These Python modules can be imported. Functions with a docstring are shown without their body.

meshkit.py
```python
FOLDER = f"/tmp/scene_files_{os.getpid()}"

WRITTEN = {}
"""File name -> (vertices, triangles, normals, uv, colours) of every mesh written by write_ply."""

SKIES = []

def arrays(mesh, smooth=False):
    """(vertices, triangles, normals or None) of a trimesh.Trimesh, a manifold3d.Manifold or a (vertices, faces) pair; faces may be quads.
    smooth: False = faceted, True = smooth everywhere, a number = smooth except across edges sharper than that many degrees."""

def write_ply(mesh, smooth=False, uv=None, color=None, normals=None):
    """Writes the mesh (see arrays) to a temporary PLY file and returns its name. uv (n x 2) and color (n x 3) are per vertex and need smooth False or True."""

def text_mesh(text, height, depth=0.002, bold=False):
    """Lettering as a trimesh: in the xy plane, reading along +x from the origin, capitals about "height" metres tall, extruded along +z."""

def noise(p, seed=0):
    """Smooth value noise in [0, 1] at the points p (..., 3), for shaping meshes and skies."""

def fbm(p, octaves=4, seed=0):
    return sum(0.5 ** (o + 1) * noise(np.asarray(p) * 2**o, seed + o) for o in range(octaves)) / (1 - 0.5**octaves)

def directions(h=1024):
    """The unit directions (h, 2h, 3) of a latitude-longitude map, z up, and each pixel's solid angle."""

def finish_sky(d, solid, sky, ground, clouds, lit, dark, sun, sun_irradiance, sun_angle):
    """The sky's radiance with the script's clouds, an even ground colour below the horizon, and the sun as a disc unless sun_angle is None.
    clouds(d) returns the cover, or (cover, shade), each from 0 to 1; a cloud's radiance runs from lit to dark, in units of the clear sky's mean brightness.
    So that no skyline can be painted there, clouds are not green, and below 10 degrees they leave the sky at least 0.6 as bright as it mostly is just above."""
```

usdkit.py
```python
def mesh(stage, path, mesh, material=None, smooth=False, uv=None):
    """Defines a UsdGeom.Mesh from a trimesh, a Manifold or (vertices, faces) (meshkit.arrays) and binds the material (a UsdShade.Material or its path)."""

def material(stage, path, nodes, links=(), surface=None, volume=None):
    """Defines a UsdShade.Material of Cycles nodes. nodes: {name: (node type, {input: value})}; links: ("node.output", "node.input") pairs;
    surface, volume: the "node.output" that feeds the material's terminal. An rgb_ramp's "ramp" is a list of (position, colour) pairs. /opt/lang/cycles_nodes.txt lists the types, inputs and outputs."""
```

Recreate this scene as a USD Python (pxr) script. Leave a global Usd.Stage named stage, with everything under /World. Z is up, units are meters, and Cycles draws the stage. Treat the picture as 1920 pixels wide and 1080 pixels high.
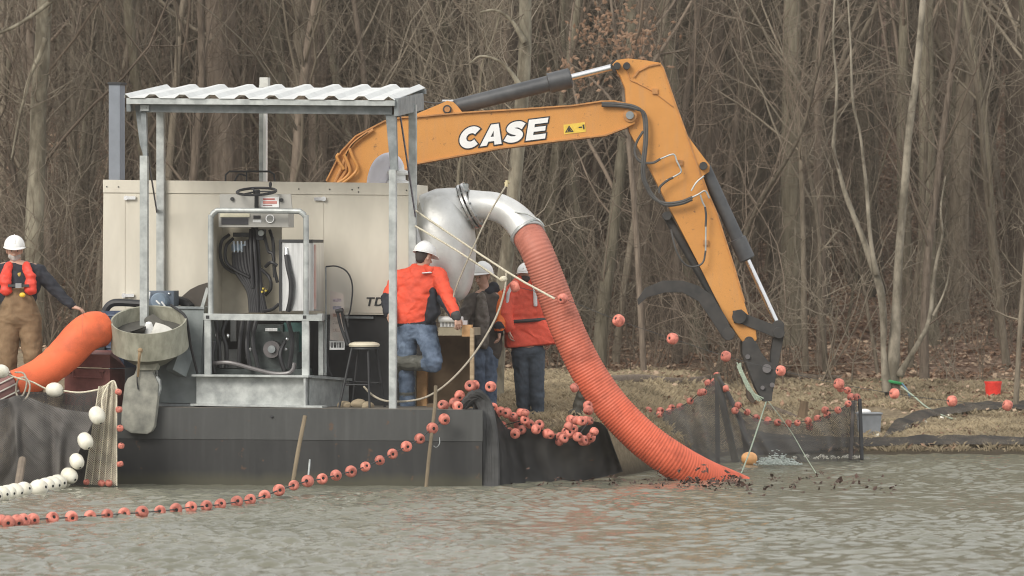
import math, numpy as np, trimesh, usdkit, meshkit
import manifold3d as m3
from shapely.geometry import Polygon, LineString, Point, box as sbox
from shapely import affinity
from pxr import Usd, UsdGeom, UsdLux, UsdShade, Gf, Sdf, Vt

stage = Usd.Stage.CreateInMemory()
UsdGeom.SetStageUpAxis(stage, 'Z'); UsdGeom.SetStageMetersPerUnit(stage, 1.0)
world = UsdGeom.Xform.Define(stage, '/World'); stage.SetDefaultPrim(world.GetPrim())

# ------------------------------------------------------------------ camera
F, H, HY = 9900.0, 2.35, 525.0          # lens in pixels of a 1920 wide picture, eye height, row of the horizon
cam = UsdGeom.Camera.Define(stage, '/World/camera')
cam.CreateHorizontalApertureAttr(36.0); cam.CreateFocalLengthAttr(36.0 * F / 1920)
cam.CreateClippingRangeAttr((0.5, 4000.0)); cam.CreateExposureAttr(0.74); cam.CreateFStopAttr(3.5); cam.CreateFocusDistanceAttr(61.0)
cam.AddTranslateOp().Set((0, 0, H)); cam.AddRotateXYZOp().Set((90 - math.degrees(math.atan((540 - HY) / F)), 0, 0))

# ------------------------------------------------------------------ sky and sun (overcast)
SUN_EL, SUN_AZ = math.radians(34), math.radians(-145)       # behind the camera, to the left
sundir = np.array([math.sin(SUN_AZ) * math.cos(SUN_EL), math.cos(SUN_AZ) * math.cos(SUN_EL), math.sin(SUN_EL)])
skymat = usdkit.material(stage, '/World/Looks/sky', {
    'sky': ('sky_texture', {'sky_type': 'single_scattering', 'sun_disc': False, 'sun_elevation': SUN_EL, 'sun_rotation': SUN_AZ, 'aerosol_density': 2.0}),
    'tc': ('texture_coordinate', {}), 'map': ('mapping', {'scale': (1, 1, 2.5)}),
    'cl': ('noise_texture', {'scale': 2.2, 'detail': 6.0, 'roughness': 0.55}),
    'cr': ('rgb_ramp', {'ramp': [(0.25, (5.2, 5.3, 5.5)), (0.75, (8.6, 8.6, 8.5))]}),
    'mix': ('mix', {'fac': 0.9}), 'bg': ('background_shader', {'strength': 0.1})},
    [('tc.generated', 'map.vector'), ('map.vector', 'cl.vector'), ('cl.fac', 'cr.fac'), ('sky.color', 'mix.color1'), ('cr.color', 'mix.color2'), ('mix.color', 'bg.color')], surface='bg.background')
dome = UsdLux.DomeLight.Define(stage, '/World/sky')
UsdShade.MaterialBindingAPI.Apply(dome.GetPrim()).Bind(skymat)
dome.GetPrim().SetCustomDataByKey('kind', 'structure'); dome.GetPrim().SetCustomDataByKey('label', 'grey overcast winter sky')
sun = UsdLux.DistantLight.Define(stage, '/World/sun')
sun.CreateIntensityAttr(0.4); sun.CreateAngleAttr(25.0); sun.CreateNormalizeAttr(True); sun.CreateColorAttr((1.0, 0.95, 0.87))
sun.AddRotateXYZOp().Set((90 - math.degrees(SUN_EL), 0, math.degrees(math.pi - SUN_AZ)))

# ------------------------------------------------------------------ materials
def M(name, col, rough=0.6, metal=0.0, var=0.18, scale=5.0, col2=None, bump=0.0, bscale=30.0, bevel=0.0, stretch=(1, 1, 1), spec=0.5, world=False, detail=5.0, lo=0.35, hi=0.68, rnd=0.0, transl=0.0):
    col = np.array(col, float); c2 = np.array(col2, float) if col2 is not None else np.minimum(col * (1 + var), 0.95); c1 = col * (1 - var)
    n = {'tc': ('texture_coordinate', {}), 'geo': ('geometry', {}), 'map': ('mapping', {'scale': stretch}),
         'ns': ('noise_texture', {'scale': scale, 'detail': detail, 'roughness': 0.6}),
         'rp': ('rgb_ramp', {'ramp': [(lo, tuple(c1)), (hi, tuple(c2))]}),
         'p': ('principled_bsdf', {'roughness': rough, 'metallic': metal, 'specular_ior_level': spec})}
    l = [('geo.position' if world else 'tc.object', 'map.vector'), ('map.vector', 'ns.vector'), ('ns.fac', 'rp.fac')]
    out = 'rp.color'
    if rnd:
        n['oi'] = ('object_info', {}); n['mr'] = ('map_range', {'from_min': 0.0, 'from_max': 1.0, 'to_min': 1 - rnd, 'to_max': 1 + rnd})
        n['hs'] = ('hsv', {'fac': 1.0})
        l += [('oi.random', 'mr.value'), ('mr.result', 'hs.value'), (out, 'hs.color')]; out = 'hs.color'
    l.append((out, 'p.base_color'))
    nrm = None
    if bevel:
        n['bv'] = ('bevel', {'radius': bevel, 'samples': 4}); nrm = 'bv.bevel'
    if bump:
        n['nb'] = ('noise_texture', {'scale': bscale, 'detail': 4.0}); n['bp'] = ('bump', {'strength': 1.0, 'distance': bump})
        l += [('map.vector', 'nb.vector'), ('nb.fac', 'bp.height')]
        if nrm: l.append((nrm, 'bp.normal'))
        nrm = 'bp.normal'
    if nrm: l.append((nrm, 'p.normal'))
    surf = 'p.BSDF'
    if transl:
        n['tl'] = ('translucent_bsdf', {}); n['mx'] = ('mix_closure', {'fac': transl})
        l += [(out, 'tl.color'), ('p.BSDF', 'mx.closure1'), ('tl.BSDF', 'mx.closure2')]; surf = 'mx.closure'
    return usdkit.material(stage, '/World/Looks/' + name, n, l, surface=surf)

def stripes_material(name, col, col2, rough=0.6, **k): return M(name, col, rough, col2=col2, **k)

# ------------------------------------------------------------------ mesh builder
UP = np.array([0, 0, 1.0])
def nrmz(v): v = np.asarray(v, float); return v / (np.linalg.norm(v) + 1e-12)
def frame_of(t):
    t = nrmz(t); a = np.cross(t, UP if abs(t[2]) < 0.9 else np.array([1.0, 0, 0])); a = nrmz(a); return a, np.cross(t, a)
def catmull(pts, n=6):
    p = np.asarray(pts, float)
    if len(p) < 3: return np.array([p[0] + (p[-1] - p[0]) * t for t in np.linspace(0, 1, n)])
    q = np.vstack([2 * p[0] - p[1], p, 2 * p[-1] - p[-2]]); out = []
    for i in range(1, len(q) - 2):
        for t in np.linspace(0, 1, n, endpoint=False):
            out.append(0.5 * (2 * q[i] + (q[i + 1] - q[i - 1]) * t + (2 * q[i - 1] - 5 * q[i] + 4 * q[i + 1] - q[i + 2]) * t * t + (3 * q[i] - q[i - 1] - 3 * q[i + 1] + q[i + 2]) * t ** 3))
    return np.array(out + [p[-1]])

class MB:
    def __init__(s): s.v, s.f, s.n = [], [], 0
    def add(s, v, f):
        v = np.asarray(v, float).reshape(-1, 3); f = np.asarray(f, int)
        if f.ndim == 2 and f.shape[1] == 4: f = np.vstack([f[:, [0, 1, 2]], f[:, [0, 2, 3]]])
        s.v.append(v); s.f.append(f + s.n); s.n += len(v); return s
    def tm(s, m):
        if hasattr(m, 'to_mesh'):
            q = m.to_mesh(); return s.add(q.vert_properties[:, :3], q.tri_verts)
        return s.add(m.vertices, m.faces)
    def hexa(s, c8):                     # bottom 4 (counter-clockwise from above), top 4
        c8 = np.asarray(c8, float); h = trimesh.convex.convex_hull(c8); return s.tm(h)
    def box(s, c, size, ax=None):
        c = np.asarray(c, float); h = np.asarray(size, float) / 2
        ax = np.eye(3) if ax is None else np.asarray(ax)
        v = np.array([[x, y, z] for x in (-1, 1) for y in (-1, 1) for z in (-1, 1)], float) * h
        f = [[0, 1, 3, 2], [4, 6, 7, 5], [0, 4, 5, 1], [2, 3, 7, 6], [0, 2, 6, 4], [1, 5, 7, 3]]
        return s.add(c + v @ ax, f)
    def bar(s, a, b, w, h, up=None):     # rectangular bar from a to b, w sideways, h along up
        a, b = np.asarray(a, float), np.asarray(b, float); t = nrmz(b - a)
        u = UP if up is None else np.asarray(up, float)
        if abs(t @ nrmz(u)) > 0.999: u = np.array([0, 1.0, 0])
        x = nrmz(np.cross(t, u)); y = np.cross(x, t)
        return s.box((a + b) / 2, (np.linalg.norm(b - a), w, h), [t, x, y])
    def tube(s, pts, r, sides=8, smooth=0, cap=True):
        p = np.asarray(pts, float)
        if smooth:
            rr = np.broadcast_to(np.asarray(r, float), (len(p),)); p4 = catmull(np.hstack([p, rr[:, None]]), smooth); p, r = p4[:, :3], p4[:, 3]
        r = np.broadcast_to(np.asarray(r, float), (len(p),))
        t = np.gradient(p, axis=0); t /= np.linalg.norm(t, axis=1, keepdims=True) + 1e-12
        a, _ = frame_of(t[0]); A = []
        for k in range(len(p)):
            a = a - t[k] * (a @ t[k]); a = nrmz(a); A.append(a)
        A = np.array(A); B = np.cross(t, A); ang = np.arange(sides) * 2 * np.pi / sides
        v = p[:, None] + r[:, None, None] * (np.cos(ang)[None, :, None] * A[:, None] + np.sin(ang)[None, :, None] * B[:, None])
        i, j = np.meshgrid(np.arange(len(p) - 1), np.arange(sides), indexing='ij')
        q = np.stack([i * sides + j, i * sides + (j + 1) % sides, (i + 1) * sides + (j + 1) % sides, (i + 1) * sides + j], -1).reshape(-1, 4)
        tri = np.vstack([q[:, [0, 1, 2]], q[:, [0, 2, 3]]]); v = v.reshape(-1, 3)
        if cap:
            k = len(v); v = np.vstack([v, p[0], p[-1]]); jj = np.arange(sides); e = (len(p) - 1) * sides
            tri = np.vstack([tri, np.stack([np.full(sides, k), (jj + 1) % sides, jj], 1), np.stack([np.full(sides, k + 1), e + jj, e + (jj + 1) % sides], 1)])
        return s.add(v, tri)
    def lathe(s, prof, o, axis, sides=20, ref=None):   # prof: (radius, along) pairs
        o = np.asarray(o, float); t = nrmz(axis); a, b = frame_of(t)
        pr = np.asarray(prof, float); ang = np.arange(sides) * 2 * np.pi / sides
        ring = np.cos(ang)[:, None] * a + np.sin(ang)[:, None] * b
        v = (o + pr[:, None, 1:2] * t + pr[:, None, 0:1] * ring[None]).reshape(-1, 3)
        i, j = np.meshgrid(np.arange(len(pr) - 1), np.arange(sides), indexing='ij')
        q = np.stack([i * sides + j, i * sides + (j + 1) % sides, (i + 1) * sides + (j + 1) % sides, (i + 1) * sides + j], -1).reshape(-1, 4)
        return s.add(v, q)
    def cyl(s, a, b, r, sides=14, r2=None):
        a, b = np.asarray(a, float), np.asarray(b, float); L = np.linalg.norm(b - a); r2 = r if r2 is None else r2
        return s.lathe([(1e-5, 0), (r, 0), (r2, L), (1e-5, L)], a, b - a, sides)
    def ball(s, c, r, sc=(1, 1, 1), sub=2):
        m = trimesh.creation.icosphere(sub, 1.0); return s.add(np.asarray(c) + m.vertices * np.asarray(sc) * r, m.faces)

class Frame:                              # a vertical working plane, turned by a, w metres further from the camera
    def __init__(s, a, c0): s.a, s.c0, s.d, s.r = a, c0, np.array([math.sin(a), math.cos(a), 0]), np.array([math.cos(a), -math.sin(a), 0])
    def P(s, px, py, w):
        k = (px - 960) / F; Y = (s.c0 + w) / (k * s.d[0] + s.d[1]); return np.array([k * Y, Y, H - (py - HY) / F * Y])
    def pts(s, l, w=None): return np.array([s.P(q[0], q[1], q[2] if w is None else w) for q in l])
    def prism(s, mb, poly, w0, w1, holes=()):
        def loop(pl):
            p = s.pts([q[:2] for q in pl], w0); return np.stack([p @ s.r, p[:, 2]], 1)
        g = poly if isinstance(poly, Polygon) else Polygon(loop(poly), [loop(h) for h in holes])
        if not g.is_valid: g = g.buffer(0)
        for gg in getattr(g, 'geoms', [g]):
            e = trimesh.creation.extrude_polygon(gg, w1 - w0, engine='earcut')
            v = e.vertices; mb.add(v[:, :1] * s.r + v[:, 1:2] * UP + (s.c0 + w0 + v[:, 2:3]) * s.d, e.faces[:, ::-1])
        return mb
    def rect(s, mb, x0, y0, x1, y1, w0, w1): return s.prism(mb, [(x0, y0), (x1, y0), (x1, y1), (x0, y1)], w0, w1)
    def tube(s, mb, l, r, sides=8, smooth=5): return mb.tube(s.pts(l), r, sides, smooth)
    def disc(s, mb, px, py, w0, w1, r, sides=16): return mb.cyl(s.P(px, py, w0), s.P(px, py, w0) + s.d * (w1 - w0), r, sides)
    def m(s, w): return (s.c0 + w) / F   # metres per pixel

YAW = math.radians(9.6)
W = Frame(0.0, 0.0)
B = Frame(YAW, 59.9 * ((905 - 960) / F * math.sin(YAW) + math.cos(YAW)))

# ------------------------------------------------------------------ scene tree
USED = set()
def unique(parent, name):
    k, p = 0, f'{parent}/{name}'
    while p in USED: k += 1; p = f'{parent}/{name}_{k:03d}'
    USED.add(p); return p
BASE = {}
def tag(prim, label=None, cat=None, group=None, kind=None):
    for k, v in (('label', label), ('category', cat), ('group', group), ('kind', kind)):
        if v: prim.SetCustomDataByKey(k, v)
    return prim
def thing(name, label, cat, base=(0, 0, 0), group=None, kind=None):
    p = unique('/World', name); x = UsdGeom.Xform.Define(stage, p); x.AddTranslateOp().Set(tuple(map(float, base)))
    tag(x.GetPrim(), label, cat, group, kind); BASE[p] = np.asarray(base, float); return p
def part(parent, name, mb, mat, smooth=35, label=None, kind=None):
    p = unique(parent, name); v, f = np.vstack(mb.v), np.vstack(mb.f); b = BASE.get(parent, np.zeros(3)); BASE[p] = b
    m = usdkit.mesh(stage, p, trimesh.Trimesh(v - b, f, process=False), mat, smooth=smooth)
    tag(m.GetPrim(), label, kind=kind); return p
def solo(name, mb, mat, label=None, cat=None, group=None, kind=None, smooth=35):
    p = unique('/World', name); m = usdkit.mesh(stage, p, trimesh.Trimesh(np.vstack(mb.v), np.vstack(mb.f), process=False), mat, smooth=smooth)
    tag(m.GetPrim(), label, cat, group, kind); return p
def rotmat(axis_to, spin=0.0, src=(0, 1, 0)):
    R = trimesh.geometry.align_vectors(src, nrmz(axis_to)); S = trimesh.transformations.rotation_matrix(spin, src); return (R @ S)[:3, :3]
def copy_of(src, name, label, cat, loc, R=None, sc=1.0, group=None):
    p = unique('/World', name); x = UsdGeom.Xform.Define(stage, p)
    m = np.eye(4); m[:3, :3] = (np.eye(3) if R is None else R) * np.asarray(sc, float); m[:3, 3] = loc
    x.GetPrim().GetReferences().AddInternalReference(src); x.GetPrim().SetInstanceable(True)
    x.ClearXformOpOrder(); x.AddTransformOp().Set(Gf.Matrix4d(*m.T.ravel().tolist()))
    tag(x.GetPrim(), label, cat, group); return p
def proto(name):                          # a class prim under which parts are defined round the origin
    p = '/World/prototypes/' + name
    if not stage.GetPrimAtPath('/World/prototypes'): stage.CreateClassPrim('/World/prototypes')
    UsdGeom.Xform.Define(stage, p); BASE[p] = np.zeros(3); return p
def child_proto(inst, name):              # a prototype that stands under its own instancer
    UsdGeom.PointInstancer.Define(stage, '/World/' + inst); p = unique('/World/' + inst, name)
    UsdGeom.Xform.Define(stage, p); BASE[p] = np.zeros(3); return p
def instancer(name, protos, pos, quats, scales, idx, label, kind='stuff'):
    p = '/World/' + name; pi = UsdGeom.PointInstancer.Define(stage, p)
    pi.CreatePrototypesRel().SetTargets([Sdf.Path(q) for q in protos])
    pi.CreateProtoIndicesAttr(Vt.IntArray.FromNumpy(np.asarray(idx, np.int32)))
    pi.CreatePositionsAttr(Vt.Vec3fArray.FromNumpy(np.asarray(pos, np.float32)))
    pi.CreateOrientationsAttr(Vt.QuathArray([Gf.Quath(float(q[3]), float(q[0]), float(q[1]), float(q[2])) for q in quats]))
    pi.CreateScalesAttr(Vt.Vec3fArray.FromNumpy(np.asarray(scales, np.float32)))
    tag(pi.GetPrim(), label, kind=kind); return p
# ------------------------------------------------------------------ terrain
def sstep(x): x = np.clip(x, 0, 1); return x * x * (3 - 2 * x)
def shore(X): return np.interp(X, [-60, -5.2, -4.2, -0.5, 0.2, 1.2, 2.1, 3.0, 60], [60.2, 60.6, 63.0, 62.9, 62.3, 62.5, 66.5, 70.3, 70.7])
def ground_z(X, Y):
    X, Y = np.asarray(X, float), np.asarray(Y, float); d = Y - shore(X)
    wr = sstep((X - 1.2) / 1.6); wl = sstep((-X - 4.2) / 0.8)
    left = (0.68 + 0.3 * wl) * sstep((d + 0.25) / 0.9) + 0.022 * np.maximum(d, 0)
    right = np.interp(d, [0, 0.5, 1.2, 8.5, 12], [0.0, 0.1, 0.16, 0.98, 1.15])
    z = left * (1 - wr) + right * wr
    t = np.maximum(Y - 78.5, 0); z = z + 0.10 * t + 0.0021 * np.minimum(t, 60) ** 2 + 0.25 * np.maximum(t - 60, 0)
    p = np.stack([X * 0.7, Y * 0.7, 0 * X], -1); p2 = np.stack([X * 3, Y * 3, 0 * X], -1)
    b = (meshkit.fbm(p, 3, 4) - 0.5) * 0.16 + (meshkit.fbm(p2, 2, 9) - 0.5) * 0.06
    z = z + b * sstep(d / 1.5)
    return np.where(d < 0, np.maximum(z * (d > -0.3) + np.minimum(d, 0) * 0.25, -1.2), z)
def grid(xs, ys, zf):
    X, Y = np.meshgrid(xs, ys, indexing='xy'); Z = zf(X, Y); nx, ny = len(xs), len(ys)
    i, j = np.meshgrid(np.arange(ny - 1), np.arange(nx - 1), indexing='ij'); a = i * nx + j
    return np.stack([X, Y, Z], -1).reshape(-1, 3), np.stack([a, a + 1, a + nx + 1, a + nx], -1).reshape(-1, 4)
litter_nodes = {
    'geo': ('geometry', {}), 'n1': ('noise_texture', {'scale': 14.0, 'detail': 6.0, 'roughness': 0.7}), 'n2': ('noise_texture', {'scale': 0.5, 'detail': 3.0}),
    'vr': ('voronoi_texture', {'scale': 16.0}), 'nv': ('rgb_ramp', {'ramp': [(0.0, (0.105, 0.068, 0.048)), (0.4, (0.19, 0.124, 0.09)), (0.75, (0.265, 0.18, 0.132)), (1.0, (0.38, 0.285, 0.215))]}),
    'sv': ('separate_color', {}), 'gr': ('rgb_ramp', {'ramp': [(0.3, (0.155, 0.122, 0.08)), (0.7, (0.335, 0.268, 0.178))]}),
    'sx': ('separate_xyz', {}), 'yb': ('map_range', {'from_min': 76.5, 'from_max': 79.5, 'clamp': True}), 'ad': ('math', {'math_type': 'multiply_add', 'value2': 5.0, 'value3': -2.5}),
    'ay': ('math', {'math_type': 'add'}), 'mx': ('mix', {}), 'mud': ('map_range', {'from_min': 0.04, 'from_max': 0.3, 'clamp': True}), 'mm': ('mix', {'color1': (0.075, 0.06, 0.04)}),
    'bp': ('bump', {'strength': 1.0, 'distance': 0.05}), 'p': ('principled_bsdf', {'roughness': 0.95, 'specular_ior_level': 0.15})}
litter = usdkit.material(stage, '/World/Looks/bank', litter_nodes, [
    ('geo.position', 'n1.vector'), ('geo.position', 'n2.vector'), ('geo.position', 'vr.vector'), ('vr.color', 'sv.color'), ('sv.r', 'nv.fac'),
    ('n1.fac', 'gr.fac'), ('geo.position', 'sx.vector'), ('n2.fac', 'ad.value1'), ('sx.y', 'ay.value1'), ('ad.value', 'ay.value2'), ('ay.value', 'yb.value'),
    ('yb.result', 'mx.fac'), ('gr.color', 'mx.color1'), ('nv.color', 'mx.color2'), ('sx.z', 'mud.value'), ('mud.result', 'mm.fac'), ('mx.color', 'mm.color2'), ('mm.color', 'p.base_color'),
    ('n1.fac', 'bp.height'), ('bp.normal', 'p.normal')], surface='p.BSDF')
xs = np.concatenate([np.linspace(-90, -10, 40, endpoint=False), np.linspace(-10, 12, 280, endpoint=False), np.linspace(12, 90, 40)])
ys = np.concatenate([np.linspace(58, 84, 300, endpoint=False), np.linspace(84, 130, 90, endpoint=False), np.linspace(130, 260, 30)])
b = MB(); b.add(*grid(xs, ys, ground_z)); solo('bank', b, litter, 'leaf-covered wooded bank with a strip of dry tan grass along the water', kind='structure', smooth=True)

# ------------------------------------------------------------------ water
def waves(X, Y):
    rng = np.random.default_rng(5); z = np.zeros_like(X)
    Xw = X + 0.6 * (meshkit.noise(np.stack([X * .5, Y * .35, 0 * X], -1), 3) - .5); Yw = Y + 0.9 * (meshkit.noise(np.stack([X * .4, Y * .4, 0 * X + 7], -1), 8) - .5)
    for k in range(26):
        L = 0.13 + 0.38 * rng.random() ** 1.4; th = rng.normal(math.pi / 2 - .2, 0.62); q = 2 * math.pi / L; A = 0.0118 * L ** 1.0
        s = np.sin(q * (Xw * math.cos(th) + Yw * math.sin(th)) + rng.uniform(0, 6.28)); z += A * (1.6 * np.exp(s - 1) - .55) * 1.3
    amp = 0.35 + 1.1 * meshkit.fbm(np.stack([X * .35, Y * .18, 0 * X], -1), 3, 2)
    calm = np.clip((59.9 - Y) / 1.2, 0.35, 1) * np.where((X < -0.3), 1, 1) ; calm = np.where(X > 0, 0.8, calm)
    return z * amp * calm
water_mat = usdkit.material(stage, '/World/Looks/water', {
    'geo': ('geometry', {}), 'map': ('mapping', {'scale': (1.0, 0.7, 1.0)}), 'n1': ('noise_texture', {'scale': 9.0, 'detail': 4.0, 'roughness': 0.6, 'distortion': 0.5}),
    'n2': ('noise_texture', {'scale': 0.35, 'detail': 3.0}), 'rp': ('rgb_ramp', {'ramp': [(0.3, (0.128, 0.126, 0.092)), (0.7, (0.172, 0.168, 0.127))]}),
    'bp': ('bump', {'strength': 1.0, 'distance': 0.01}), 'p': ('principled_bsdf', {'roughness': 0.05, 'ior': 1.333, 'specular_ior_level': 0.5})},
    [('geo.position', 'map.vector'), ('map.vector', 'n1.vector'), ('geo.position', 'n2.vector'), ('n2.fac', 'rp.fac'), ('rp.color', 'p.base_color'), ('n1.fac', 'bp.height'), ('bp.normal', 'p.normal')], surface='p.BSDF')
b = MB()
b.add(*grid(np.linspace(-5.8, 7.8, 480), np.linspace(39, 73, 1150), waves))
flat = lambda X, Y: 0 * X
for x0, x1, y0, y1 in ((-400, -5.8, -300, 73), (7.8, 400, -300, 73), (-5.8, 7.8, -300, 39)):
    b.add(*grid(np.linspace(x0, x1, 30), np.linspace(y0, y1, 30), flat))
solo('water', b, water_mat, 'rippled greenish grey lake water', kind='structure', smooth=True)


# ------------------------------------------------------------------ damp winter air
haze_mat = usdkit.material(stage, '/World/Looks/haze', {'v': ('principled_volume', {'color': (0.9, 0.84, 0.76), 'density': 0.00035, 'anisotropy': 0.2})}, volume='v.volume')
hz = MB(); hz.box((0, 75, 27), (240, 400, 62)); solo('haze', hz, haze_mat, 'thin damp winter haze over water and woods', kind='stuff', smooth=False)
def on_ground(px, py, lift=0.0):
    for Y in np.arange(62.5, 92, .05):
        p = W.P(px, py, Y)
        if float(ground_z(p[0], p[1])) + lift >= p[2]: return p
    return W.P(px, py, 75)
# ------------------------------------------------------------------ trees
barks = [M('bark_grey', (0.147, 0.122, 0.09), 0.9, col2=(0.226, 0.19, 0.144), scale=3, stretch=(6, 6, 1.2), bump=0.02, bscale=6, rnd=0.3, spec=.2),
         M('bark_olive', (0.135, 0.117, 0.083), 0.9, col2=(0.205, 0.18, 0.132), scale=3, stretch=(6, 6, 1.0), bump=0.02, bscale=6, rnd=0.3, spec=.2),
         M('bark_brown', (0.13, 0.102, 0.078), 0.9, col2=(0.205, 0.165, 0.128), scale=3, stretch=(6, 6, 1.0), bump=0.02, bscale=6, rnd=0.3, spec=.2)]
twig_mats = [M('twig_grey', (0.22, 0.186, 0.14), 0.9, var=.2, scale=2, rnd=0.3, spec=.2), M('twig_brown', (0.175, 0.138, 0.105), 0.9, var=.2, scale=2, rnd=0.3, spec=.2)]
bark_pale = M('bark_pale', (0.16, 0.14, 0.105), 0.9, col2=(0.31, 0.275, 0.215), scale=5, stretch=(1, 1, .5), bump=0.01, bscale=9, lo=.4, hi=.6, spec=.2)

def wander(p, d, L, n, rng, jit, lift):
    pts = [np.array(p, float)]; d = nrmz(d)
    for k in range(n):
        d = nrmz(d + rng.normal(0, jit, 3) + np.array([0, 0, lift])); pts.append(pts[-1] + d * L / n)
    return np.array(pts)
def grow(mb, p, d, L, r, level, rng, jit, twigs):
    n = max(3, int(L / 0.28)) if level < 2 else 4
    n = min(n, 8)
    pts = wander(p, d, L, n, rng, jit, 0.1); rad = np.linspace(r, max(r * 0.3, 0.0035), len(pts))
    mb.tube(pts, rad, 5 if r > .03 else 3, cap=False)
    if level >= 3: return
    k = {0: 5, 1: 4, 2: 3}[level] * twigs
    for q in range(int(k + rng.random())):
        i = rng.integers(1, len(pts)); t = nrmz(pts[i] - pts[i - 1]); side = rng.normal(0, 1, 3); side -= t * (side @ t)
        grow(mb, pts[i], nrmz(t * rng.uniform(.2, .9) + nrmz(side) * .8), L * rng.uniform(.3, .62), max(rad[i] * .55, 0.0035), level + 1, rng, jit * 1.15, twigs)
def make_tree(name, seed, r, height, first, nb, jit, mats, lean=0.03, twigs=1.0, lower=0):
    rng = np.random.default_rng(seed); pth = proto(name); t = MB(); c = MB()
    pts = wander((0, 0, -0.3), (rng.normal(0, lean), rng.normal(0, lean), 1), height, 18, rng, jit, 0.03); rad = r * (1 - np.linspace(0, 1, 19)) ** 0.75 * .92 + r * .06
    rad[0] *= 1.5; rad[1] *= 1.08
    t.tube(pts, rad, 10, smooth=2)
    for q in range(nb):
        u = rng.uniform(first, 0.97) if q >= lower else rng.uniform(0.06, first + .3)
        i = int(u * 17) + 1; pp = pts[i] + (pts[i + 1 if i < 18 else i] - pts[i]) * rng.random(); ang = rng.uniform(0, 6.28)
        L = (height * (1 - u) * .45 + .7) * rng.uniform(.5, 1.1) if q >= lower else rng.uniform(.6, 1.8)
        if pp[2] > 8.5 and q % 6: continue
        grow(c, pp, (math.cos(ang), math.sin(ang), rng.uniform(.4, 2.2)), L, min(rad[i] * .4, .009 * L + .004), 1 if pp[2] < 8.5 else 2, rng, .13, twigs)
    part(pth, 'trunk', t, mats[0], smooth=True); part(pth, 'crown', c, mats[1], smooth=True); return pth
KINDS = {'thick': [], 'slim': [], 'branchy': []}
for k in range(5): KINDS['thick'].append(make_tree(f'thick_tree_{k}', 10 + k, [.2, .16, .24, .14, .18][k], [15, 14, 16, 13, 15][k],   .22, 20, .022, (barks[k % 3], twig_mats[k % 2]), twigs=.8, lower=6))
for k in range(5): KINDS['slim'].append(make_tree(f'slim_tree_{k}', 30 + k, [.07, .09, .06, .1, .08][k], [11, 12, 9, 12, 10][k], .2, 22, .04, (barks[(k + 1) % 3], twig_mats[k % 2]), lean=.05, twigs=.8, lower=8))
for k in range(4): KINDS['branchy'].append(make_tree(f'branchy_tree_{k}', 50 + k, [.04, .034, .045, .03][k], [7, 6, 8, 5.5][k], .1, 34, .11, (barks[k % 3], twig_mats[(k + 1) % 2]), lean=.15, twigs=1.1, lower=12))
LAB = {'thick': ('tall_tree', 'thick straight bare tree'), 'slim': ('slender_tree', 'slender bare tree'), 'branchy': ('crooked_tree', 'tangled crooked tree')}
ZONES = [(-300, 232, 'left of the canopy roof'), (232, 500, 'above the left half of the canopy roof'), (500, 790, 'above the right half of the canopy roof'), (790, 1000, 'above the lettered boom'), (1000, 1240, 'behind the boom tip'), (1240, 1470, 'behind the excavator stick'), (1470, 1640, 'between stick and pale forked tree'), (1640, 1800, 'behind the pale forked tree'), (1800, 2300, 'at the right edge')]
ORD = ['first', 'second', 'third', 'fourth', 'fifth', 'sixth', 'seventh', 'eighth', 'ninth', 'tenth', 'eleventh', 'twelfth', 'thirteenth', 'fourteenth', 'fifteenth', 'sixteenth', 'seventeenth', 'eighteenth', 'nineteenth', 'twentieth']
rng = np.random.default_rng(77); placed = []; chosen = []
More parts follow.
